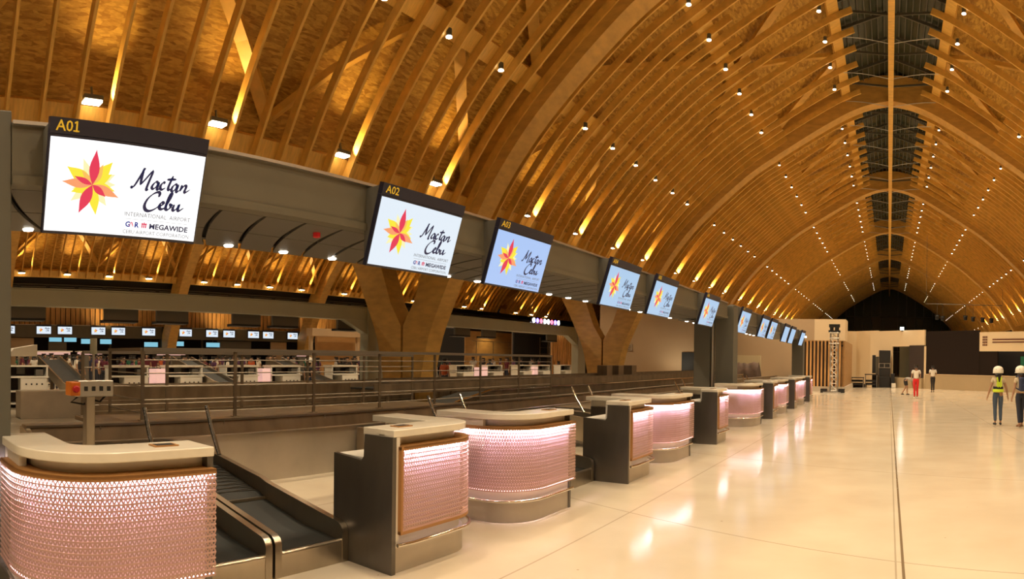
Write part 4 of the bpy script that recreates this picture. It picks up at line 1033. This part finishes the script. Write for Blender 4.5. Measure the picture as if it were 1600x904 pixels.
m = MB(); m.box(-.08, .5, -.08, .5, 2.75, 3.42); m.v = m.v[:]; m2 = MB()
for z in (2.8, 3.1, 3.4):
    m2.tube([(-.06,-.06,z),(.48,-.06,z),(.48,.48,z),(-.06,.48,z),(-.06,-.06,z)], .03, 6)
m2.build('sleeve_block', 'alu', r)
m = MB(); m.box(-.12, .54, 0, .42, 3.45, 3.55); m.tube([(.05,.2,3.55),(.05,.2,3.8)], .11, 10); m.tube([(.35,.2,3.55),(.35,.2,3.82)], .12, 10); m.box(-.1, .52, .1, .3, 3.72, 3.9); m.build('lamp_head', 'dark', r)
# speaker stack
for z, hgt, lab_ in ((0, .78, 'bottom black loudspeaker of the stack by the grey doorway'), (.78, .62, 'second black loudspeaker from the bottom of the stack'), (1.4, .33, 'open silver-framed amplifier crate in the loudspeaker stack'), (1.73, .92, 'top black loudspeaker of the stack by the grey doorway')):
    r = empty('loudspeaker' if hgt != .33 else 'amplifier_crate', (-.62, 45.6, z), label=lab_, cat='loudspeaker' if hgt != .33 else 'crate'); 
    if hgt != .33:
        m = MB(); m.box(0, .82, 0, .7, 0, hgt-.005); m.build('cabinet', 'black_plastic', r, bevel=.02); m = MB(); m.box(.05, .77, -.02, 0, .06, hgt-.07); m.build('grille', 'dark', r)
    else:
        m = MB()
        for a in (0, .38, .78): m.box(a, a+.04, -.02, 0, 0, hgt-.005)
        m.box(0, .82, -.02, 0, 0, .03); m.box(0, .82, -.02, 0, hgt-.035, hgt-.005); m.build('frame', 'alu', r); m = MB(); m.box(0, .82, 0, .65, 0, hgt-.006); m.build('case', 'dark', r)
m = MB(); m.box(0, .28, 0, .5, 0, 1.0); o = m.build('equipment_case', 'black_plastic', loc=(.24, 45.5, 0), bevel=.02); tag(o, 'black equipment case right beside the loudspeaker stack', 'case')
m = MB(); m.box(0, .3, 0, .3, .01, .33); o = m.build('white_box', 'white_lam', loc=(.3, 45.0, 0), bevel=.02); tag(o, 'small white box on the floor beside the loudspeaker stack', 'box')
r = empty('tall_case', (-1.1, 45.9, 0), label='narrow dark upright case left of the loudspeaker stack', cat='case'); m = MB(); m.box(0, .24, 0, .3, 1.0, 2.3); m.build('case', 'dark', r); m = MB(); m.box(.24, .46, 0, .3, .9, 2.2); m.build('panel', 'gantry_paint', r); m = MB(); m.box(0, .46, 0, .3, 0, .9); m.build('stand', 'dark', r)
for i, (x, w_, z) in enumerate(((-2.55, .9, .72), (-1.6, .9, .95))):
    r = empty('stage_riser', (x, 44.6+i*.4, 0), label=['lower folding stage riser left of the loudspeakers', 'higher folding stage riser next to the loudspeakers'][i], cat='stage riser', group='stage risers')
    m = MB(); m.box(0, w_, 0, .9, z-.06, z); m.build('deck', 'brown_panel', r)
    for a in (.04, w_-.04):
        for b in (.05, .85): m = MB(); m.tube([(a, b, 0), (a, b, z-.06)], .022, 6); m.build('leg', 'alu', r)
    m = MB()
    for q in (.2, .42): m.tube([(.04, .05, q), (w_-.04, .05, q)], .018, 6); m.box(.05, w_-.05, .2, .7, q, q+.12)
    m.build('stored_frames', 'dark', r)
m = MB(); m.box(-2.7, -1.5, 45.6, 46.3, 0, .22); tag(m.build('low_pallet', 'brown_panel'), 'low dark pallet on the floor by the stage risers', 'pallet')
# security floodlight on the back wall and roof-hung black moving heads
r = empty('security_light', (*dg(u_at(1410), -.1), 4.12), label='dazzling white floodlight on top of the back wall', cat='floodlight')
m = MB(); m.box(-.16, .16, 0, .08, .0, .22); m.build('housing', 'black_plastic', r); m = MB(); m.box(-.13, .13, -.015, 0, .02, .2); m.build('lamp_face', 'flood_white', r); m = MB(); m.box(-.03, .03, .02, .06, -.12, 0); m.build('bracket', 'col_paint', r)
for i, (x, y, z) in enumerate(((4.4, 58, 6.0), (4.9, 58, 5.9), (7.0, 58, 6.0), (7.7, 58, 5.9), (8.6, 58, 5.85), (9.4, 58, 5.8))):
    r = empty('stage_lamp', (x, y, z), label='black stage lamp hung below the roof at the back, %s from the left' % lab[i], cat='stage lamp', group='black stage lamps at the back')
    m = MB(); m.lathe([(.08, -.22), (.16, -.2), (.18, .1), (.1, .16)], n=10); m.build('head', 'dark', r, smooth=40); m = MB(); m.box(-.2, .2, -.05, .05, .12, .22); m.build('yoke', 'dark', r)
    m = MB(); m.box(-.015, .015, -.015, .015, .2, 1.3); m.build('rod', 'col_paint', r)
r = empty('lamp_pipe', (3.4, 58, 7.2), label='thin horizontal pipe carrying the black stage lamps', cat='pipe'); m = MB(); m.tube([(0,0,0),(7.0,0,0)], .03, 6); m.build('pipe', 'col_paint', r); 
m = MB(); m.tube([(0,0,0),(0,0,6.2)], .015, 5); m.build('hanger', 'col_paint', r); m = MB(); m.tube([(7,0,0),(7,0,3)], .015, 5); m.build('hanger', 'col_paint', r)
# small wall lamp at the end of the gantry
m = MB(); m.lathe([(0, 0), (.06, .01), (.06, .06), (.02, .1)], n=10); o = m.build('gooseneck_lamp', 'lamp_white', loc=(-4.2, 32.6, 2.95)); tag(o, 'small glowing lamp at the far end of the gantry', 'lamp')
m = MB(); m.tube([(0,0,.1),(0,0,.3),(0,-1.1,.3)], .015, 6); m.build('arm', 'col_paint', o)
spot('wall_washer', (-15.5, 44.4, .9), (-16, 46.7, 3.0), 150, (1, .85, .6), 120, .9, .2)
m = MB(); m.lathe([(.12, 0), (.15, .1), (.1, .25), (.08, .3)], n=12); o = m.build('floor_washer', 'black_plastic', loc=(-15.5, 44.4, .0)); tag(o, 'small uplight lighting the tan back wall', 'lamp')
m = MB(); m.lathe([(0, .31), (.08, .31), (.07, .33), (0, .34)], n=12); m.build('lens', 'down_white', o)

# ================================================================== PEOPLE
SK = {'h1': (.32, .2, .12)}
mat('skin', (.36, .2, .12), .55); mat('hair', (.012, .009, .008), .5)
for nm, c in (('beige_cloth', (.55, .45, .3)), ('white_cloth', (.75, .7, .62)), ('grey_cloth', (.42, .39, .36)), ('jeans', (.05, .075, .12)), ('dark_jeans', (.02, .025, .045)), ('red_cloth', (.62, .015, .02)), ('black_cloth', (.02, .018, .02)),
              ('maroon_cloth', (.12, .015, .03)), ('navy_cloth', (.02, .03, .08)), ('green_cloth', (.02, .12, .07)), ('orange_cloth', (.5, .1, .03)), ('purple_cloth', (.09, .03, .09)), ('lime_cloth', (.35, .5, .08)), ('hiviz', (.65, .85, .05)), ('helmet_white', (.85, .82, .72)), ('shoe', (.03, .03, .03)), ('brown_cloth', (.2, .1, .05))):
    mat(nm, c, .8 if nm != 'helmet_white' else .3)
def skin_mesh(name, chains, m, parent=None, sub=1):
    """chains: list of lists of (x,y,z,r); the first point of a later chain joins the nearest existing vertex when it coincides"""
    V = []; E = []; Rr = []
    def idx(p):
        for i, v in enumerate(V):
            if (Vector(v)-Vector(p[:3])).length < 1e-5: return i
        V.append(tuple(p[:3])); Rr.append(p[3] if len(p) == 4 else (p[3], p[4])); return len(V)-1
    for ch in chains:
        pr = None
        for p in ch:
            i = idx(p)
            if pr is not None and pr != i: E.append((pr, i))
            pr = i
    me = bpy.data.meshes.new(name); me.from_pydata(V, E, []); o = bpy.data.objects.new(name, me); C.objects.link(o)
    o.modifiers.new('skin', 'SKIN').use_smooth_shade = True
    if not me.skin_vertices: me.attributes
    sv = me.skin_vertices[0].data if me.skin_vertices else None
    if sv is None:
        bm = bmesh.new(); bm.from_mesh(me); bm.verts.layers.skin.verify(); bm.to_mesh(me); bm.free(); sv = me.skin_vertices[0].data
    for i, r_ in enumerate(Rr): sv[i].radius = r_ if isinstance(r_, tuple) else (r_, r_); sv[i].use_root = (i == 0)
    s = o.modifiers.new('sub', 'SUBSURF'); s.levels = sub; s.render_levels = sub
    bpy.context.view_layer.update()
    me2 = bpy.data.meshes.new_from_object(o.evaluated_get(bpy.context.evaluated_depsgraph_get()))
    bpy.data.objects.remove(o); me2.materials.clear(); me2.materials.append(M[m]); me2.name = name
    me2.polygons.foreach_set('use_smooth', [True]*len(me2.polygons))
    o = bpy.data.objects.new(name, me2); C.objects.link(o)
    if parent: o.parent = parent
    return o
def mixp(a, b, t): return tuple(a[i]+(b[i]-a[i])*t for i in range(3))
def figure(J, shirt, trouser, hair='short', sleeves=.5, legs=1.0, fem=False, shoes='shoe', hires=True, neckr=.05):
    """J: joints pelvis, waist, chest, neck, head, crown, and L/R shoulder, elbow, wrist, hip, knee, ankle, toe (facing +y)"""
    fw_ = (Vector(J['face']) if 'face' in J else Vector((0, 1, 0))).normalized()
    def add3(a, b): return (a[0]+b[0], a[1]+b[1], a[2]+b[2])
    sw = .155 if fem else .17
    ch = [[(*J['pelvis'], .115, .085), (*J['waist'], .1, .08), (*J['chest'], .125, .09), (*J['neck'], neckr, neckr), (*J['head'], .076, .088), (*J['crown'], .06, .07)]]
    h = Vector(J['head']); c_ = Vector(J['crown']); upv = (c_-h).normalized(); rt_ = fw_.cross(upv).normalized()
    ch.append([(*J['head'], .076, .088), (*(h + fw_*.085 - upv*.005), .014)])       # nose
    ch.append([(*J['head'], .076, .088), (*(h + fw_*.06 - upv*.06), .03)])           # chin
    for s in (-1, 1): ch.append([(*J['head'], .076, .088), (*(h + rt_*s*.085), .014), (*(h + rt_*s*.092 + upv*.02), .01)])
    for s in 'LR':
        ch.append([(*J['chest'], .12, .09), (*J[s+'sh'], .05), (*mixp(J[s+'sh'], J[s+'el'], .5), .043), (*J[s+'el'], .034), (*mixp(J[s+'el'], J[s+'wr'], .4), .034), (*J[s+'wr'], .023)])
        el = Vector(J[s+'el']); wr = Vector(J[s+'wr']); d = (wr-el).normalized(); sd = d.cross(fw_); sd = sd.normalized() if sd.length > .1 else Vector((1,0,0)); acr = fw_ if abs(d.dot(fw_)) < .8 else Vector((1,0,0))
        pm = wr + d*.05; ch.append([(*J[s+'wr'], .023), (*pm, .034, .018)])
        for k, (o_, ln_) in enumerate(((-.026, .065), (-.009, .075), (.009, .07), (.026, .055))):
            a = pm + acr*o_ + d*.03; b = a + d*ln_*.5; e = b + d*ln_*.45 + sd*.012*(1 if s == 'L' else -1)
            ch.append([(*pm, .034, .018), (*a, .0095), (*b, .0085), (*e, .007)])
        t1 = wr + d*.03 + acr*.035; t2 = t1 + d*.035 + acr*.015; ch.append([(*pm, .034, .018), (*t1, .011), (*t2, .008)])
        ch.append([(*J['pelvis'], .11, .08), (*J[s+'hi'], .082), (*mixp(J[s+'hi'], J[s+'kn'], .5), .068), (*J[s+'kn'], .05), (*mixp(J[s+'kn'], J[s+'an'], .35), .048), (*J[s+'an'], .03), (*J[s+'to'], .028, .022)])
    body = skin_mesh('person', ch, 'skin', sub=1)
    e = .016
    sh = [[(*J['pelvis'], .142+e, .115+e), (*J['waist'], (.105 if fem else .115)+e, .085+e), (*J['chest'], .13+e, .095+e), (*mixp(J['chest'], J['neck'], .7), .07, .06)]]
    for s in 'LR':
        end = mixp(J[s+'sh'], J[s+'el'], min(1, sleeves*1.6)) if sleeves < .7 else mixp(J[s+'el'], J[s+'wr'], .85)
        lst = [(*J['chest'], .13+e, .095+e), (*J[s+'sh'], .058+e*.6)] + ([(*J[s+'el'], .045)] if sleeves >= .7 else []) + [(*end, .05 if sleeves < .7 else .034)]
        sh.append(lst)
    skin_mesh('shirt', sh, shirt, body)
    tr = [[(*mixp(J['pelvis'], J['waist'], .6), .115+.006, .085+.006), (*J['pelvis'], .125+e*.5, .095+e*.5)]]
    for s in 'LR':
        l = [(*J['pelvis'], .125+e*.5, .095+e*.5), (*J[s+'hi'], .09), (*mixp(J[s+'hi'], J[s+'kn'], .5), .078)]
        if legs > .5: l += [(*J[s+'kn'], .06), (*mixp(J[s+'kn'], J[s+'an'], .4), .056), (*mixp(J[s+'kn'], J[s+'an'], .93), .046)]
        else: l += [(*mixp(J[s+'hi'], J[s+'kn'], .85), .072)]
        tr.append(l)
    skin_mesh('trousers', tr, trouser, body)
    for s in 'LR':
        a = Vector(J[s+'an']); t = Vector(J[s+'to']); b = a - (t-a).normalized()*.05
        skin_mesh('shoe', [[(a.x, a.y, a.z-.02, .036), (b.x, b.y, t.z+.005, .03)], [(a.x, a.y, a.z-.02, .036), (*mixp(tuple(a), tuple(t), .6), .036), (t.x, t.y, t.z, .034, .026)]], shoes, body)
    hc = [[(*(h + upv*.03 - fw_*.02), .092, .092), (*(c_ - fw_*.015 + upv*.0), .078, .08), (*(c_ + fw_*.02 + upv*.012), .06)]]
    if hair == 'short': hc.append([(*(h + upv*.03 - fw_*.02), .092, .092), (*(h - fw_*.04 - upv*.03), .07)])
    if hair == 'long':
        n = Vector(J['neck']); hc.append([(*(h + upv*.03 - fw_*.02), .092, .092), (*(h - fw_*.055 - upv*.06), .075), (*(n - fw_*.085 - upv*.04), .07, .05), (*(n - fw_*.11 - upv*.16), .06, .04), (*(n - fw_*.12 - upv*.26), .03, .02)])
    skin_mesh('hair', hc, 'hair', body)
    eb = MB()
    for s in (-1, 1):
        p = h + fw_*.078 + rt_*s*.032 + upv*.018; eb.lathe([(.001,-.01),(.011,-.004),(.011,.004),(.001,.01)], tuple(p), 8)
    eb.each('eye', 'helmet_white', body)
    return body
def stand(H=1.6, fem=False, wide=.09, step=0, arms=.2, lean=0):
    k = H/1.62; q = lambda *p: tuple(c*k for c in p); sw = .15 if fem else .17
    J = dict(pelvis=q(0,0,.92), waist=q(0,lean*.1,1.06), chest=q(0,lean*.25,1.24), neck=q(0,lean*.4+.0,1.40), head=q(0,.02+lean*.5,1.50), crown=q(0,.01+lean*.55,1.565))
    for s, n in ((-1, 'L'), (1, 'R')):
        J[n+'sh'] = q(s*sw, lean*.33, 1.335); J[n+'el'] = q(s*(sw+.05+arms*.1), -.02+lean*.3, 1.08); J[n+'wr'] = q(s*(sw+.07+arms*.2), .03+lean*.3, .86)
        J[n+'hi'] = q(s*.085, 0, .87); J[n+'kn'] = q(s*wide, .02+s*step*.5, .48); J[n+'an'] = q(s*wide, -.02+s*step, .085); J[n+'to'] = q(s*(wide+.02), .12+s*step, .03)
    return J
def hat(parent, J, name='hard_hat', m_='helmet_white', brim=1):
    h = Vector(J['head']); m = MB(); m.lathe([(.138,-.0),(.148,.03),(.148,.075),(.132,.135),(.095,.175),(.045,.195),(.0,.2)], (h.x, h.y, h.z+.012), 18)
    m.lathe([(.13,-.004),(.155,.0),(.153,.012),(.13,.012)], (h.x, h.y+.02, h.z+.012), 18)
    return m.build(name, m_, parent, smooth=50)
# woman in hard hat
J = stand(1.56, True, .085, .03, .35); p1 = figure(J, 'beige_cloth', 'jeans', 'long', .3, 1, True); hat(p1, J)
m = MB(); z0 = .98
m.lathe([(.15, 0), (.157, .01), (.155, .075), (.148, .08)], (0, .0, .93), 20); o = m.build('waist_band', 'hiviz', p1, smooth=40)
m = MB(); m.lathe([(.138, 0), (.143, .005), (.141, .065), (.136, .07)], (0, .0, 1.01), 20); m.build('black_belt', 'black_cloth', p1, smooth=40)
m = MB()
for s in (-1, 1): m.strip([(s*.045, 1.06), (s*.05, 1.2), (s*.08, 1.33)], [(s*.02, 1.06), (s*.02, 1.2), (s*.045, 1.35)], 'y', -.15, -.125)
m.box(-.075, .075, -.15, -.13, 1.08, 1.21); m.build('safety_braces', 'hiviz', p1)
p1.location = (3.14, 17.59, 0); p1.rotation_euler.z = .05; tag(p1, 'person in white hard hat, yellow safety belt and jeans walking away', 'person')
J = stand(1.58, True, .06, .04, .1); p2 = figure(J, 'beige_cloth', 'dark_jeans', 'short', .3, 1, True, 'brown_cloth'); hat(p2, J)
p2.location = (3.66, 17.0, 0); p2.rotation_euler.z = .3; tag(p2, 'person in white hard hat wearing a navy backpack, at the right edge', 'person')
m = MB(); m.box(-.155, .155, -.3, -.13, .98, 1.36); bk = m.build('backpack', 'navy_cloth', loc=(3.66, 17.0, 0), rz=.3, bevel=.05); tag(bk, 'navy backpack on the back of the person at the right edge', 'backpack')
m = MB(); m.box(-.11, .11, -.34, -.29, 1.0, 1.18); m.build('front_pocket', 'navy_cloth', bk, bevel=.03)
for s in (-1, 1): m = MB(); m.tube([(s*.1, -.14, 1.32), (s*.11, -.05, 1.4), (s*.11, .08, 1.36), (s*.11, .125, 1.22), (s*.12, .05, 1.06), (s*.12, -.13, 1.02)], .018, 6); m.build('strap', 'navy_cloth', bk, smooth=60)
J = stand(1.66, False, .07, .03, -.1); J['Lwr'] = (-.2, .2, 1.0); J['Rwr'] = (.2, .2, 1.0); p3 = figure(J, 'white_cloth', 'red_cloth', 'short', .4, 1, False, 'helmet_white'); p3.location = (1.43, 31.1, 0); p3.rotation_euler.z = .1
tag(p3, 'person in white T-shirt and bright red trousers, seen from behind', 'person')
J = stand(1.62, False, .06, .02, .0); J['Lwr'] = (-.12, .22, 1.05); J['Rwr'] = (.12, .22, 1.05); p4 = figure(J, 'white_cloth', 'black_cloth', 'short', .4); p4.location = (2.76, 38.6, 0); tag(p4, 'person in white T-shirt and dark trousers standing by the low wall', 'person')
# bending person: trunk tipped forward to the right
k = 1.0
J = dict(pelvis=(0,0,.84), waist=(0,.16,.9), chest=(0,.36,.88), neck=(0,.52,.8), head=(0,.6,.71), crown=(0,.64,.66), face=(0,.3,-1))
for s, n in ((-1,'L'),(1,'R')):
    J[n+'sh'] = (s*.16,.44,.84); J[n+'el'] = (s*.2,.5,.58); J[n+'wr'] = (s*.16,.55,.36); J[n+'hi'] = (s*.09,0,.8); J[n+'kn'] = (s*.1,.08,.44); J[n+'an'] = (s*.13,-.04+s*.1,.085); J[n+'to'] = (s*.15,.1+s*.1,.03)
p5 = figure(J, 'grey_cloth', 'black_cloth', 'short', .4, .4); p5.location = (1.0, 34.7, 0); p5.rotation_euler.z = -1.2; tag(p5, 'person bending forward in grey shirt and black shorts beside the red trousers', 'person')
# crowd of the left hall
J = stand(1.62, False, .08, .02, .1); cp = figure(J, 'maroon_cloth', 'dark_jeans', 'short', .4)
J = stand(1.56, True, .07, .02, .0); cq = figure(J, 'purple_cloth', 'dark_jeans', 'long', .4, 1, True)
shirts = [('maroon_cloth', 'maroon'), ('black_cloth', 'black'), ('navy_cloth', 'navy'), ('purple_cloth', 'dark purple'), ('white_cloth', 'white'), ('green_cloth', 'dark green'), ('orange_cloth', 'orange'), ('grey_cloth', 'grey')]
shm = {}
def person_copy(src, shirt):
    o = src.copy(); C.objects.link(o)
    for ch in src.children:
        c = ch.copy(); C.objects.link(c); c.parent = o
        if ch.name.startswith('shirt'):
            key = (ch.data.name, shirt)
            if key not in shm: shm[key] = ch.data.copy(); shm[key].materials[0] = M[shirt]
            c.data = shm[key]
    return o
rc = random.Random(11); placed = []; n = 0
while n < 105:
    px = rc.uniform(28, 600) if n < 88 else rc.uniform(690, 900); t = (1389-px)/1000; d_ = rc.uniform(25 if px > 200 else 27.5, 38) if n < 88 else rc.uniform(22.5, 30); x, y = -d_, d_/math.tan(t)
    if y > 42 or any(abs(x+38.2) < 1.1 and a_ < y < b_ for a_, b_ in ((9, 11.8), (11.7, 13.9), (17.2, 19.8), (28.7, 32.3), (33.7, 36.8))) or abs(x+31.5) < 1.2 and 24 < y < 31: continue
    if any(abs(x-a)+abs(y-b) < .55 for a, b in placed): continue
    placed.append((x, y)); mt, nm_ = shirts[rc.choice((0, 0, 1, 1, 1, 2, 3, 3, 4, 5, 6, 7))]
    o = person_copy(cq if rc.random() < .45 else cp, mt); o.location = (x, y, 0); o.rotation_euler.z = rc.uniform(0, 6.28); s_ = rc.uniform(.98, 1.1); o.scale = (s_, s_, s_)
    z_ = 'left of' if px < 600 else 'right of'
    tag(o, 'person in %s top in the dim crowd %s the nearest Y-shaped column' % (nm_, z_), 'person', 'crowd in %s tops %s the nearest column' % (nm_, z_)); n += 1
cp.location = (-23.6, 13.0, 0); tag(cp, 'person in maroon top in the dim crowd left of the nearest Y-shaped column', 'person', 'crowd in maroon tops left of the nearest column')
cq.location = (-23.2, 9.0, 0); tag(cq, 'person in dark purple top in the dim crowd left of the nearest Y-shaped column', 'person', 'crowd in dark purple tops left of the nearest column')
o = person_copy(cp, 'lime_cloth'); o.location = (-22.5, 6.6, 0); o.scale = (1.02,)*3; tag(o, 'person in bright lime green top at the left of the crowd', 'person')
o = person_copy(cp, 'black_cloth'); o.location = (-18.3, 14.4, 0); o.scale = (.96,)*3; hat(o, stand(1.62), 'cap', 'helmet_white'); tag(o, 'person in black with white cap behind the railing, left of the steel post', 'person')
o = person_copy(cp, 'orange_cloth'); o.location = (-16.8, 20.3, 0); tag(o, 'person in orange top standing just right of the nearest Y-shaped column', 'person')
